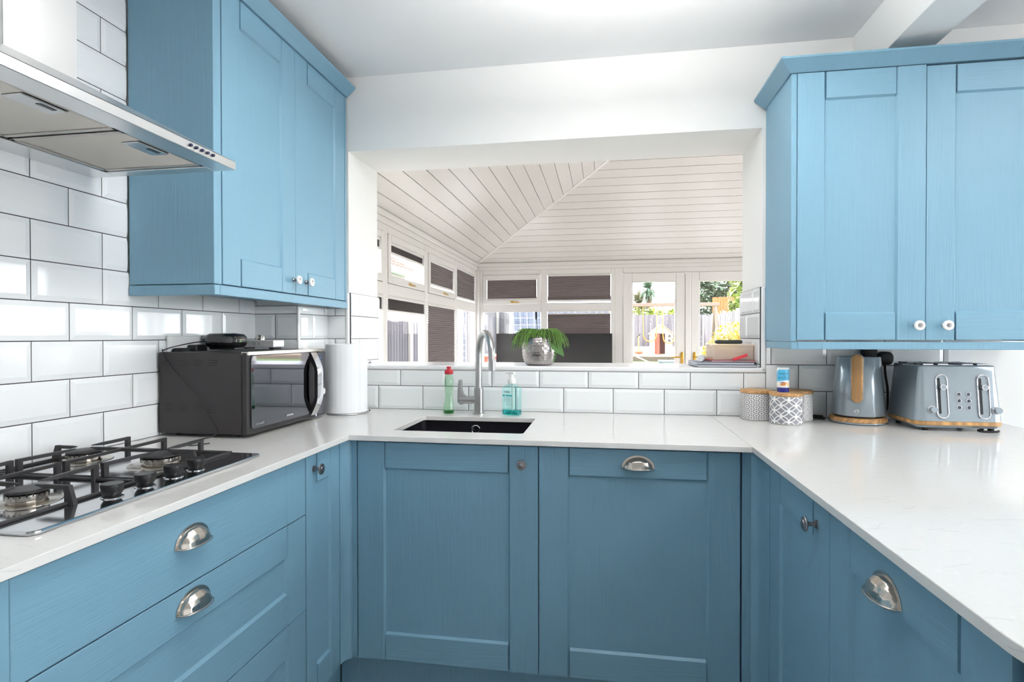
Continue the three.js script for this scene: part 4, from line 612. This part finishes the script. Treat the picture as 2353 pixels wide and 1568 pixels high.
function blind(label, pos, turn, x0, x1, ytop, ybot, group = 'pleated blinds of the conservatory') {
  const t = thing('pleated_blind', label, 'blind', pos, turn, group), h = 0.0125, n = Math.max(2, Math.round((ytop - ybot) / (ytop - ybot < 0.12 ? 0.006 : 0.022))), F = [], dz = ytop - ybot < 0.12 ? 0.016 : 0.013, p = (ytop - ybot) / n;
  for (let i = 0; i < n; i++) { const a = ytop - i * p, m = a - p / 2, b = a - p; F.push([V(x0, a, 0), V(x1, a, 0), V(x1, m, dz), V(x0, m, dz)], [V(x0, m, dz), V(x1, m, dz), V(x1, b, 0), V(x0, b, 0)]); }
  mesh('fabric', faceted(F, V((x0 + x1) / 2, (ytop + ybot) / 2, -50)).translate(0, 0, 0.004), M.blind, t);
  mesh('head_rail', [bx(x0 - 0.004, x1 + 0.004, ytop, ytop + 0.018, 0, 0.02, 0.003), ...[0.15, 0.85].map((k) => bx(x0 + (x1 - x0) * k - 0.012, x0 + (x1 - x0) * k + 0.012, ytop + 0.016, ytop + 0.026, 0, 0.014, 0.002))], M.upvc, t);
  mesh('bottom_rail', [bx(x0 - 0.003, x1 + 0.003, ybot - 0.016, ybot, 0.0, 0.02, 0.003)], M.upvc, t); return t;
}
{
  const q = Math.PI / 2, ps = [-0.335, -0.67, -1.7, -2.705, -3.77, ZF + 0.035];
  const names = ['narrow conservatory window beside the house wall', 'conservatory window with raised blinds nearest the house', 'conservatory window with open fanlight view of the roof', 'conservatory window with a full-height closed blind', 'conservatory corner window with clear lower pane'];
  const upper = [0.3, 0.045, 0.04, null, null];
  for (let i = 0; i < 5; i++) {
    const w = ps[i] - ps[i + 1], b = bay(names[i], [XL, 0, ps[i]], q, w, { sash: i === 2 || i === 3 || i === 1 });
    if (!i) continue;
    const [a, c, d, e] = b.box, L = b.low, P = [XL - 0.0, 0, ps[i]], N = ['', 'left bay nearest the house', 'left bay facing the neighbouring roof', 'left bay with the long closed blind', 'left bay next to the corner'][i];
    blind('dark ' + (i < 3 ? 'raised' : 'closed') + ' blind on the fanlight, ' + N, [XL - 0.018, 0, ps[i]], q, a + 0.008, c - 0.008, e - 0.03, i < 3 ? e - 0.03 - 0.05 : d + 0.045);
    if (i < 4) blind(i === 3 ? 'long dark pleated blind closed over the lower left pane' : 'dark pleated blind gathered above the lower pane, ' + N, [XL - 0.016, 0, ps[i]], q, L[0] + 0.008, L[1] - 0.008, L[3] - 0.03, i === 3 ? L[2] + 0.02 : L[3] - 0.115);
    void P;
  }
  const f1 = bay('far conservatory window with closed fanlight blind beside the corner', [XL + 0.04, 0, ZF], 0, 0.85, { sash: true });
  blind('dark pleated blind closed on the far fanlight by the corner', [XL + 0.04, 0, ZF - 0.016], 0, f1.box[0] + 0.008, f1.box[1] - 0.008, f1.box[3] - 0.02, f1.box[2] + 0.02);
  const f2 = bay('far conservatory window behind the television', [0.665, 0, ZF], 0, 0.895, {});
  blind('dark pleated blind closed on the upper pane beside the doors', [0.665, 0, ZF - 0.016], 0, f2.box[0] + 0.008, f2.box[1] - 0.008, f2.box[3] - 0.03, f2.box[2] + 0.05);
  blind('dark pleated blind closed behind the television', [0.665, 0, ZF - 0.016], 0, f2.low[0] + 0.008, f2.low[1] - 0.008, f2.low[3] - 0.045, 0.9);
  const r = [-0.335, -1.82, -3.3, ZF + 0.035]; for (let i = 0; i < 3; i++) bay('right hand conservatory window, bay ' + ['by the house', 'in the middle', 'by the garden'][i], [XR, 0, r[i + 1]], -q, r[i] - r[i + 1], {});
  // French doors
  const dn = ['white French door with a view of the playhouse', 'white French door with a view of the yellow bush'];
  [[1.664, 2.411, 1], [2.484, 3.231, -1]].forEach(([x0, x1, s], i) => {
    const t = tidyStruct('door_' + (i + 1), dn[i], 'door'); t.position.set(x0, 0, ZF); const w = x1 - x0, g0 = s > 0 ? 0.107 : 0.092, g1 = w - (s > 0 ? 0.108 : 0.107);
    mesh('leaf_frame', [bx(0, g0, YF + 0.02, 2.004, -FD, 0.01, 0.005), bx(g1, w, YF + 0.02, 2.004, -FD, 0.01, 0.005), bx(g0, g1, YF + 0.02, 0.16, -FD, 0.01, 0.005), bx(g0, g1, 1.898, 2.004, -FD, 0.01, 0.005)], M.upvc, t);
    mesh('pane', bx(g0 - 0.005, g1 + 0.005, 0.155, 1.905, -FD / 2 - 0.002, -FD / 2 + 0.002, 0), M.glass, t); mesh('bead', [bx(g0, g0 + 0.012, 0.16, 1.898, -FD / 2, 0.006, 0.003), bx(g1 - 0.012, g1, 0.16, 1.898, -FD / 2, 0.006, 0.003), bx(g0 + 0.012, g1 - 0.012, 1.886, 1.898, -FD / 2, 0.006, 0.003)], M.upvc, t);
    const hx = s > 0 ? w - 0.036 : 0.036; mesh('handle', [creased(ext(rrect(0.034, 0.15, 0.016, hx - 0.017, 0.87), 0.008, 0.002), 1).translate(0, 0, 0.01), cyl(hx, 0.958, 0.014, 0.009, 0.035, 14, 0.009, 'z'), tube([V(hx, 0.958, 0.046), V(hx - s * 0.03, 0.958, 0.052), V(hx - s * 0.115, 0.955, 0.05)], 0.0085, 16, 10)], M.brass, t).userData.label = 'brass lever handle';
  });
  struct('trim_' + ++trimN, 'white frame posts around the French doors', 'trim', [bx(1.56, 1.662, YF, 2.072, ZF - FD, ZF, 0.004), bx(2.413, 2.482, YF, 2.0, ZF - FD, ZF + 0.02, 0.006), bx(3.233, 3.32, YF, 2.072, ZF - FD, ZF, 0.004), bx(1.662, 3.233, 2.006, 2.072, ZF - FD, ZF + 0.004, 0.004)], M.upvc);
  bay('far conservatory window to the right of the French doors', [3.32, 0, ZF], 0, 0.82, {}); bay('last far conservatory window before the right corner', [4.14, 0, ZF], 0, 0.82, {});
  struct('trim_' + ++trimN, 'white corner post of the conservatory', 'trim', bx(XL - FD, XL + 0.042, 0.6, 2.072, ZF - FD, ZF + 0.037, 0.006), M.upvc);
  struct('trim_' + ++trimN, 'white stepped eaves moulding of the conservatory', 'trim', [bx(XL - FD, XL + 0.012, 2.072, 2.12, ZF, -WT - 0.001, 0.004), bx(XL - FD, XL + 0.03, 2.12, 2.165, ZF, -WT - 0.001, 0.006), bx(XL - FD, XR + FD, 2.072, 2.12, ZF - FD, ZF + 0.012, 0.004), bx(XL - FD, XR + FD, 2.12, 2.165, ZF - FD, ZF + 0.03, 0.006), bx(XR - 0.03, XR + FD, 2.072, 2.165, ZF, -WT - 0.001, 0.004)], M.upvc);
}
{ // boarded hipped ceiling: each board a mesh
  const HW = (XR - XL) / 2, Zh = -WT - 0.002, th = 0.009;
  const P = (x, t, z, up = 0) => V(x, ES + MS * t + up, z);
  const deck = (up) => [[P(XL, 0, Zh, up), P(XL, 0, ZF, up), P(XL + HW, HW, ZF + HW, up), P(XL + HW, HW, Zh, up)], [P(XR, 0, Zh, up), P(XR, 0, ZF, up), P(XR - HW, HW, ZF + HW, up), P(XR - HW, HW, Zh, up)], [P(XL, 0, ZF, up), P(XR, 0, ZF, up), P(XL + HW, HW, ZF + HW, up)]];
  const k = 0.4, Q = (x, t, z) => V(x, ES + MS * t + 0.012, z);
  const roof = struct('ceiling', 'white boarded hipped ceiling of the conservatory', 'ceiling', [faceted(deck(0.012), V(XL + HW, -20, -2)), faceted([[Q(XL - k, -k, Zh), Q(XL - k, -k, ZF - k), Q(XL + HW, HW, ZF + HW), Q(XL + HW, HW, Zh)].map((p) => p.add(V(0, 0.15, 0))), [Q(XR + k, -k, Zh), Q(XR + k, -k, ZF - k), Q(XR - HW, HW, ZF + HW), Q(XR - HW, HW, Zh)].map((p) => p.add(V(0, 0.15, 0))), [Q(XL - k, -k, ZF - k), Q(XR + k, -k, ZF - k), Q(XL + HW, HW, ZF + HW)].map((p) => p.add(V(0, 0.15, 0)))], V(XL + HW, 0, -2))], M.upvc);
  const board = (pts) => { const n = pts[1].clone().sub(pts[0]).cross(pts[2].clone().sub(pts[0])).normalize(); if (n.y < 0) n.negate(); const up = pts.map((p) => p.clone().addScaledVector(n, th)), c = [...pts, ...up].reduce((s, p) => s.add(p), V(0, 0, 0)).divideScalar(pts.length * 2); mesh('ceiling_board', faceted([pts, up, ...pts.map((p, i) => [p, pts[(i + 1) % pts.length], up[(i + 1) % pts.length], up[i]])], c), M.board, roof); };
  for (let i = 0; i * BW < HW - 0.01; i++) {
    const a = i * BW + 0.0025, b = Math.min((i + 1) * BW - 0.0025, HW - 0.001);
    board([P(XL + a, a, Zh), P(XL + a, a, ZF + a + 0.006), P(XL + b, b, ZF + b + 0.006), P(XL + b, b, Zh)]);
    board([P(XR - a, a, Zh), P(XR - a, a, ZF + a + 0.006), P(XR - b, b, ZF + b + 0.006), P(XR - b, b, Zh)]);
    const e = Math.max(XL + b + 0.004, 0); void e;
    board([P(XL + a + 0.006, a, ZF + a), P(XR - a - 0.006, a, ZF + a), P(Math.max(XR - b - 0.006, XL + HW), b, ZF + b), P(Math.min(XL + b + 0.006, XL + HW), b, ZF + b)]);
  }
  const hip = (x0, s) => { const a = P(x0, 0, ZF, -0.004), b = P(x0 + s * HW, HW, ZF + HW, -0.004), d = b.clone().sub(a), g = bx(-0.02, 0.02, -0.006, 0.004, 0, d.length(), 0.003); g.applyQuaternion(new THREE.Quaternion().setFromRotationMatrix(new THREE.Matrix4().lookAt(b, a, V(0, 1, 0)))); return g.translate(a.x, a.y, a.z); };
  mesh('hip_strip', hip(XL, 1), M.upvc, roof); mesh('hip_strip', hip(XR, -1), M.upvc, roof);
}
{
  const t = thing('television', 'large black flat television in front of the far windows', 'television'), a = on('z', -4.55, 1140, 767), b = on('z', -4.55, 1407, 767);
  mesh('screen', bx(a.x + 0.008, b.x - 0.008, 0.43, a.y - 0.008, -4.552, -4.549, 0), std(srgb(34, 33, 35), 0.18), t); mesh('case', [bx(a.x, b.x, 0.42, a.y, -4.6, -4.5525, 0.004)], M.black, t);
  mesh('stand', [bx(0.5, 1.1, 0.33, 0.345, -4.66, -4.48, 0.003), bx(0.75, 0.85, 0.345, 0.43, -4.59, -4.56, 0.002)], M.black, t); rest(t);
  const c = thing('tv_cabinet', 'low white television cabinet in the conservatory', 'cabinet'); mesh('carcass', bx(0.0, 1.55, YF, 0.3295, -4.72, -4.35, 0.004), M.white, c); mesh('door', [bx(0.01, 0.77, 0.0, 0.32, -4.3495, -4.335, 0.003)], M.white, c); mesh('door', [bx(0.78, 1.54, 0.0, 0.32, -4.3495, -4.335, 0.003)], M.white, c); rest(c);
}
// ------------------------------------------------------------------ garden
const G0 = -0.16, GZ = -16.5, GT = 0.377, RY = 0.525;
{
  const g = struct('ground', 'paved patio and ground around the house', 'ground', bx(-40, 40, -0.4, G0, -7.2, 40, 0), M.slab); void g;
  struct('ground', 'mown green lawn below the timber edging', 'lawn', bx(-40, 40, -0.4, GT, GZ, -9.2, 0), M.lawn);
  struct('ground', 'paved step between the patio and the lawn', 'paving', bx(-40, 40, -0.4, 0.1, -9.2, -7.2, 0), M.slab);
  const b = struct('ground', 'raised bed of pale bark chippings under the playhouse', 'ground', bx(-40, 40, -0.4, RY, -60, GZ - 0.15, 0), M.bark);
  const e = thing('timber_edging', 'weathered timber edging of the raised bark bed', 'edging'); for (let i = 0; i < 4; i++) mesh('sleeper', bx(-1.1 + i * 1.54, -1.1 + i * 1.54 + 1.53, GT + 0.001, RY + 0.01, GZ - 0.149, GZ, 0.008, true), std(srgb(84, 72, 62), 0.9, { bumpMap: grainTex, bumpScale: 0.004 }), e); rest(e);
  const r = rng(5), P = []; for (let i = 0; i < 1400; i++) { const x = 1.5 + 4 * r(), z = GZ - 0.2 - 3.2 * r(), l = 0.03 + 0.05 * r(); P.push(bx(-l, l, 0, 0.012, -0.014, 0.014, 0).rotateY(r() * 6).rotateX((r() - 0.5) * 0.8).translate(x, RY + 0.002 + 0.01 * r(), z)); }
  const ch = mesh('bark_chips', P, std(srgb(176, 154, 128), 0.95), b); ch.userData.kind = 'stuff';
}
function fence(label, a, b, y0, h, bw, o = {}) {                     // boards between concrete posts, from a to b in plan
  const d = new THREE.Vector2(b[0] - a[0], b[1] - a[1]), L = d.length(), t = thing('garden_fence', label, 'fence', [a[0], y0, a[1]], Math.atan2(-d.y, d.x), 'garden fences'), r = rng(o.seed ?? 3), n = Math.round(L / bw), w = L / n, G = [0, 1, 2].map((i) => bx(0.001 + (o.gap ?? 0), w * (o.lap ?? 1) - 0.001, 0.26, h - 0.01 * i, -0.011, 0.011, 0.003)), rest_ = [[], [], []];
  for (let i = 0; i < n; i++) { const k = Math.floor(r() * 3), x = i * w, dz = o.gap ? 0 : (i % 2 ? 0.006 : -0.006); if (o.split) { const m = mesh('fence_board', G[k], M.fence[k], t); m.position.set(x, 0, dz); } else rest_[k].push(G[k].clone().translate(x, 0, dz)); }
  if (!o.split) rest_.forEach((l, k) => l.length && mesh('fence_boards', l, M.fence[k], t));
  for (let x = 0; x < L; x += 1.83) { mesh('concrete_post', bx(x - 0.05, x + 0.05, -0.3, h + 0.05, -0.05, 0.05, 0.01), M.concrete, t); mesh('gravel_board', bx(x + 0.05, Math.min(x + 1.78, L), 0, 0.255, -0.02, 0.02, 0.005), M.concrete, t); }
  mesh('fence_rail', [0.5, h - 0.3].map((y) => bx(0, L, y, y + 0.07, -0.06, -0.02, 0.004)), M.fence[0], t);
  return t;
}
fence('weathered grey close-board fence behind the playhouse', [-1.1, -20.1], [6.5, -20.1], 0.545, 1.5, 0.105, { seed: 4 });
fence('slatted dark fence close beside the left conservatory windows', [-1.25, 0.4], [-1.25, -7.7], -0.1, 1.52, 0.1, { seed: 6, split: true, gap: 0.02 });
fence('grey fence along the left side of the lawn', [-1.25, -7.9], [-1.25, -19.9], 0.38, 1.5, 0.11, { seed: 7 });
fence('sunlit pale fence along the right side of garden', [5.2, -19.95], [5.2, -9], 0.4, 1.55, 0.12, { seed: 8 });
{ // orange fence panel of the neighbours
  const t = thing('garden_fence', 'orange-brown slatted fence panel above the right hand fence', 'fence', [6.0, 0.5, -22.6], -0.35, 'garden fences'), m = std(srgb(176, 92, 48), 0.85, { bumpMap: grainTex, bumpScale: 0.004 }), B = []; for (let i = 0; i < 26; i++) B.push(bx(i * 0.11, i * 0.11 + 0.095, 0, 2.35 + 0.0 * i, -0.015, 0.015, 0.004)); mesh('fence_boards', B, m, t); mesh('fence_rail', [bx(0, 2.85, 0.5, 0.58, -0.06, -0.016, 0.003), bx(0, 2.85, 1.9, 1.98, -0.06, -0.016, 0.003)], m, t);
}
{ // playhouse
  const x0 = 3.134, x1 = 3.867, z = -18.5, y0 = RY, ye = 1.3, ya = 1.61, d = 0.95, xm = (x0 + x1) / 2, wm = std(srgb(196, 190, 184), 0.7), pk = std(srgb(196, 158, 138), 0.7), rd = std(srgb(138, 62, 44), 0.8), t = thing('playhouse', 'small white wooden playhouse with pink gable by the fence', 'playhouse');
  mesh('front_wall', [bx(x0, 3.25, y0, ye, z - 0.03, z, 0.004), bx(3.61, x1, y0, ye, z - 0.03, z, 0.004)], wm, t); mesh('gable', prism([[x0, ye], [x1, ye], [xm, ya]], 'z', z - 0.03, z), pk, t); mesh('side_wall', bx(x0, x0 + 0.03, y0, ye, z - d, z - 0.031, 0.003), wm, t); mesh('side_wall', bx(x1 - 0.03, x1, y0, ye, z - d, z - 0.031, 0.003), wm, t); mesh('back_wall', bx(x0 + 0.03, x1 - 0.03, y0, ye, z - d, z - d + 0.03, 0.003), rd, t); mesh('play_floor', bx(x0 + 0.03, x1 - 0.03, y0, y0 + 0.02, z - d + 0.03, z - 0.031, 0), rd, t);
  const rs = (s) => { const g = bx(-0.02, 0.535, 0, 0.025, -d - 0.04, 0.06, 0.004).translate(0, 0, 0); g.rotateZ(-s * 0 - Math.atan2(ya - ye, (x1 - x0) / 2)); if (s < 0) g.scale(-1, 1, 1); return g.translate(xm, ya + 0.004, z); };
  const R1 = rs(1), R2 = bx(-0.535, 0.02, 0, 0.025, -d - 0.04, 0.06, 0.004).rotateZ(Math.atan2(ya - ye, (x1 - x0) / 2)).translate(xm, ya + 0.004, z); mesh('roof_panel', R1, pk, t); mesh('roof_panel', R2, pk, t);
  for (const y of [1.203, 1.045]) { mesh('window_hole', bx(3.715, 3.805, y - 0.045, y + 0.045, z - 0.004, z + 0.004, 0.002), std(srgb(60, 52, 48), 0.6), t); }
  mesh('open_door', bx(-0.3, 0, y0 + 0.01, ye - 0.02, -0.015, 0.015, 0.003).rotateY(2.0).translate(3.26, 0, z - 0.03), rd, t); mesh('moulding', [bx(3.7, 3.82, 0.86, 0.875, z, z + 0.008), bx(3.7, 3.82, 0.7, 0.715, z, z + 0.008)], wm, t); rest(t);
}
{ // swing frame
  const t = thing('swing_frame', 'weathered timber swing beam with yellow ropes and orange seats', 'swing'), z = -14, wd = std(srgb(112, 94, 84), 0.9, { bumpMap: grainTex, bumpScale: 0.004 }), rp = std(srgb(196, 150, 62), 0.8), os = std(srgb(214, 112, 36), 0.5);
  mesh('beam', bx(0.6, 4.6, 2.048, 2.147, z - 0.06, z + 0.06, 0.008, true), wd, t); mesh('leg', rod(V(0.7, 0.378, z + 0.7), V(0.7, 2.06, z), 0.045, 10), wd, t); mesh('leg', rod(V(0.7, 0.378, z - 0.7), V(0.7, 2.06, z), 0.045, 10), wd, t); mesh('leg', rod(V(4.5, 0.378, z + 0.7), V(4.5, 2.06, z), 0.045, 10), wd, t); mesh('leg', rod(V(4.5, 0.378, z - 0.7), V(4.5, 2.06, z), 0.045, 10), wd, t);
  for (const [u0, u1, vb] of [[1477, 1510, 785], [1522, 1552, 789]]) { const a = on('z', z, u0, 705), b = on('z', z, u1, 705), c = on('z', z, (u0 + u1) / 2, vb), s = mesh('swing_seat', tube([V(a.x + 0.02, c.y + 0.18, z), V((2 * a.x + c.x) / 3, c.y + 0.05, z), V(c.x, c.y, z), V((2 * b.x + c.x) / 3, c.y + 0.05, z), V(b.x - 0.02, c.y + 0.18, z)], 0.017, 24, 8), os, t); mesh('rope', [rod(V(a.x, 2.05, z), V(a.x + 0.02, c.y + 0.18, z), 0.012, 6), rod(V(b.x, 2.05, z), V(b.x - 0.02, c.y + 0.18, z), 0.012, 6)], rp, s); }
  rest(t);
  const o = thing('toy_scooter', 'orange toy scooter standing by the grey fence', 'scooter'), p = on('z', -19, 1467, 812), q = on('z', -19, 1467, 772); mesh('stem', [rod(V(p.x, RY + 0.12, -19), V(q.x, q.y, -19), 0.025, 8)], std(srgb(226, 140, 90), 0.5), o); mesh('handlebar', rod(V(q.x - 0.05, q.y - 0.05, -19), V(q.x + 0.06, q.y + 0.08, -19), 0.03, 8), M.black, o); mesh('deck', [bx(p.x - 0.13, p.x + 0.13, RY + 0.03, RY + 0.14, -19.1, -18.7, 0.03)], std(srgb(214, 84, 52), 0.5), o); rest(o);
}
// leaves: bent quads in clumps
function foliage(name, parent, seed, clumps, per, size, mat, flat = 0.6) {
  const r = rng(seed), F = [], N = [];
  for (const [cx, cy, cz, R] of clumps) for (let i = 0; i < per; i++) {
    const a = r() * 2 * Math.PI, u = 2 * r() - 1, k = R * (0.55 + 0.45 * Math.cbrt(r())), s = Math.sqrt(1 - u * u), p = V(cx + k * s * Math.cos(a), cy + k * u * 0.85, cz + k * s * Math.sin(a)), l = size * (0.6 + 0.8 * r());
    const d = V(r() - 0.5, r() * flat - 0.35, r() - 0.5).normalize(), e = d.clone().cross(V(r() - 0.5, 1, r() - 0.5)).normalize().multiplyScalar(l * 0.42), m = p.clone().addScaledVector(d, l * 0.5), q = p.clone().addScaledVector(d, l).add(V(0, -l * 0.25, 0));
    F.push([p, m.clone().add(e), q, m.clone().sub(e)]);
  }
  const m = mesh(name, faceted(F), mat, parent); m.userData.kind = 'stuff'; return m;
}
const leafMat = (r, g, b) => new THREE.MeshPhysicalMaterial({ color: srgb(r, g, b), roughness: 0.6, transmission: 0.35, thickness: 0, side: THREE.DoubleSide });
function tree(name, label, category, trunk, clumps, per, size, mat, seed, group) { const t = thing(name, label, category, [0, 0, 0], 0, group); if (trunk) mesh('trunk', trunk, std(srgb(96, 78, 62), 0.9), t); foliage('foliage', t, seed, clumps, per, size, mat); return rest(t); }
tree('garden_tree', 'dark green leafy tree behind the right hand fence', 'tree', tube([V(6.4, 0.4, -24.6), V(6.3, 1.8, -24.5), V(6.4, 3, -24.5)], 0.12, 12, 8), [[6.3, 3.1, -24.4, 0.75], [5.9, 2.6, -24.2, 0.7], [6.7, 3.6, -24.8, 0.8], [6.1, 3.8, -24.9, 0.5], [5.8, 1.9, -24.0, 0.6], [7.2, 3.0, -25, 0.8]], 420, 0.2, leafMat(52, 76, 44), 11, 'garden trees');
tree('garden_tree', 'bright yellow-green tree overhanging the right fence', 'tree', tube([V(7.1, 0.4, -19), V(7, 1.8, -19), V(7.05, 2.6, -19)], 0.1, 12, 8), [[6.6, 2.7, -18.8, 0.7], [7.1, 3.2, -19, 0.8], [6.3, 2.2, -18.5, 0.5], [7.4, 2.5, -19, 0.8], [6.5, 3.5, -19.4, 0.5]], 460, 0.17, leafMat(112, 132, 36), 12, 'garden trees');
tree('golden_shrub', 'golden yellow shrub in front of the sunlit fence', 'shrub', null, [[4.35, 1.2, -11.2, 0.42], [4.1, 0.9, -11, 0.4], [4.55, 0.95, -11, 0.42], [4.4, 0.85, -10.8, 0.5], [3.95, 0.72, -11, 0.35]], 520, 0.075, leafMat(176, 156, 36), 13);
tree('climbing_vine', 'large-leaved yellow-green vine over the grey fence', 'vine', null, [...Array.from({ length: 14 }, (_, i) => [1.9 + i * 0.21, 2.15 + 0.07 * Math.sin(i * 2.1), -20.8, 0.22]), [2.4, 1.6, -20.8, 0.3], [2.5, 1.0, -20.8, 0.4], [3.8, 1.6, -20.8, 0.3], [3.8, 0.9, -20.8, 0.35]], 26, 0.19, leafMat(120, 136, 36), 14);
tree('garden_shrub', 'green leafy shrub behind the left fence', 'shrub', null, [[-2.2, 1.75, -11.6, 0.45], [-2.3, 1.5, -12.2, 0.5], [-2.3, 1.1, -12, 0.6], [-2.2, 1.8, -12.8, 0.4], [-2.3, 0.8, -12, 0.6]], 300, 0.1, leafMat(72, 98, 42), 15);
{ // cordyline
  const t = thing('cordyline_palm', 'spiky cordyline palm rising behind the grey fence', 'palm', [0, 0, 0]), r = rng(21), head = (x, y, z, R, n) => { const F = []; for (let i = 0; i < n; i++) { const a = r() * 6.283, e = -0.9 + 2.3 * r(), d = V(Math.cos(a) * Math.cos(e), Math.sin(e), Math.sin(a) * Math.cos(e)), l = R * (0.7 + 0.4 * r()), s = d.clone().cross(V(0, 1, 0.1)).normalize().multiplyScalar(0.035), p = V(x, y, z), m = p.clone().addScaledVector(d, l * 0.55), q = p.clone().addScaledVector(d, l).add(V(0, -0.22 * l, 0)); F.push([p.clone().sub(s), p.clone().add(s), m.clone().add(s), m.clone().sub(s)], [m.clone().sub(s), m.clone().add(s), q]); } return faceted(F); };
  mesh('trunk', [tube([V(3.2, 0.5, -23), V(3.2, 1.6, -23), V(3.05, 2.55, -23)], 0.16, 12, 8), tube([V(3.2, 1.9, -23), V(3.4, 2.6, -23.1), V(3.4, 3.1, -23.2)], 0.13, 12, 8)], std(srgb(104, 84, 70), 0.95), t);
  mesh('crown', head(2.95, 2.65, -22.95, 0.85, 150), leafMat(84, 84, 48), t); mesh('crown', head(3.36, 3.3, -23.2, 0.85, 150), leafMat(62, 92, 66), t); rest(t);
}
{ // football goal
  const t = thing('football_goal', 'white football goal with a square net beyond the corner window', 'goal'), z = -8, x0 = -0.285, x1 = 1.55, y0 = G0 + 0.04, y1 = 1.82, w = std(srgb(240, 240, 240), 0.4), N = [];
  mesh('goal_frame', [rod(V(x0, y0, z), V(x0, y1, z), 0.03, 12), rod(V(x1, y0, z), V(x1, y1, z), 0.03, 12), rod(V(x0, y1, z), V(x1, y1, z), 0.03, 12), rod(V(x0 - 0.25, y0, z - 0.9), V(x0, y1, z), 0.02, 10), rod(V(x1 + 0.2, y0, z - 0.9), V(x1, y1, z), 0.02, 10)], w, t);
  for (let i = 0; i <= 14; i++) { const x = x0 + (x1 - x0) * i / 14; N.push(rod(V(x, y0, z - 0.85), V(x, y1, z - 0.15), 0.0035, 4)); } for (let i = 0; i <= 15; i++) { const k = i / 15; N.push(rod(V(x0, y0 + (y1 - y0) * k, z - 0.85 + 0.7 * k), V(x1, y0 + (y1 - y0) * k, z - 0.85 + 0.7 * k), 0.0035, 4)); } const nm = mesh('net', N, w, t); nm.userData.kind = 'stuff'; rest(t);
}
{ // shed wall behind the goal
  const t = thing('garden_shed', 'blue-grey timber garden shed behind the football goal', 'shed'), m = std(srgb(84, 90, 106), 0.9, { bumpMap: grainTex, bumpScale: 0.003 }), B = []; for (let i = 0; i < 19; i++) B.push(bx(-0.75 + i * 0.13, -0.75 + i * 0.13 + 0.125, GT + 0.001, 2.1, -11.03, -11, 0.004)); mesh('cladding', B, m, t); mesh('shed_wall', bx(-0.75, 1.72, GT + 0.001, 2.1, -12.6, -11.04, 0.004), m, t); mesh('roof', bx(-0.85, 1.82, 2.1, 2.16, -12.7, -10.9, 0.01), std(srgb(92, 90, 92), 0.9), t); rest(t);
}
{ // toys and garden furniture
  const t = thing('toy_playset', 'red, green and blue plastic toy on the patio', 'toy'), z = -6.4; mesh('canopy', [bx(-0.47, -0.17, 0.86, 0.93, z - 0.15, z + 0.15, 0.03), bx(-0.5, -0.4, 0.8, 0.88, z - 0.1, z + 0.1, 0.02)], std(srgb(222, 84, 56), 0.4), t); mesh('post', [[-0.45, -0.13], [-0.2, -0.13], [-0.45, 0.13], [-0.2, 0.13]].map(([x, d]) => cyl(x, G0, z + d, 0.02, 1.03, 12)), M.white, t); mesh('panel', bx(-0.44, -0.2, 0.5, 0.8, z - 0.01, z + 0.01, 0.01), std(srgb(120, 186, 110), 0.4), t); mesh('tub', bx(-0.6, -0.48, G0, 0.8, z - 0.1, z + 0.1, 0.03), std(srgb(40, 120, 170), 0.4), t); rest(t);
  const f = thing('garden_table', 'dark grey garden table on the lawn edge', 'table'), a = on('z', -9.5, 1515, 829), m = std(srgb(70, 82, 92), 0.5); mesh('table_top', bx(a.x, a.x + 1.3, a.y - 0.04, a.y, -9.9, -9.3, 0.008), m, f); for (const [x, zz] of [[a.x + 0.05, -9.35], [a.x + 1.25, -9.35], [a.x + 0.05, -9.85], [a.x + 1.25, -9.85]]) mesh('leg', bx(x - 0.025, x + 0.025, GT + 0.001, a.y - 0.04, zz - 0.025, zz + 0.025, 0.005), m, f); rest(f);
  const p = on('z', -8.8, 1462, 820), q = on('z', -8.8, 1508, 840); const dn = q.clone().sub(p), e2 = p.clone().addScaledVector(dn, (0.112 - p.y) / dn.y); tag(mesh('metal_bar', rod(p, e2, 0.012, 8), M.steel), 'slanting metal pole leaning over the lawn', 'pole');
}
{ // neighbouring house with a tiled roof, seen over the left fence
  const t = thing('neighbour_house', 'white neighbouring house with wavy tiled roof and pale gutter', 'house'), zA = -9, zB = -15.9, xe = -5, ye = 3.36; mesh('house_wall', bx(xe - 7, xe - 0.25, -0.2, ye - 0.05, zB, zA, 0.01), M.concrete, t); mesh('gutter', bx(xe - 0.2, xe, ye - 0.14, ye, zB, zA, 0.02), std(srgb(178, 206, 206), 0.5), t);
  const F = [], nz = 150, rows = 12; for (let j = 0; j < rows; j++) for (let i = 0; i < nz; i++) { const za = zA + (zB - zA) * i / nz, zb = zA + (zB - zA) * (i + 1) / nz, wv = (z) => 0.045 * Math.abs(Math.sin(z * 9)), P = (k, z, l) => V(xe + 0.05 - k * 0.3, ye + 0.02 + k * 0.19 + wv(z) + l, z); F.push([P(j, za, 0.05), P(j, zb, 0.05), P(j + 1, zb, 0), P(j + 1, za, 0)], [P(j, za, 0.05), P(j, zb, 0.05), P(j, zb, 0), P(j, za, 0)]); }
  mesh('tiled_roof', faceted(F, V(xe - 2, -20, -12)), std(srgb(98, 76, 66), 0.85), t); rest(t);
}
renderer.render(scene, camera);
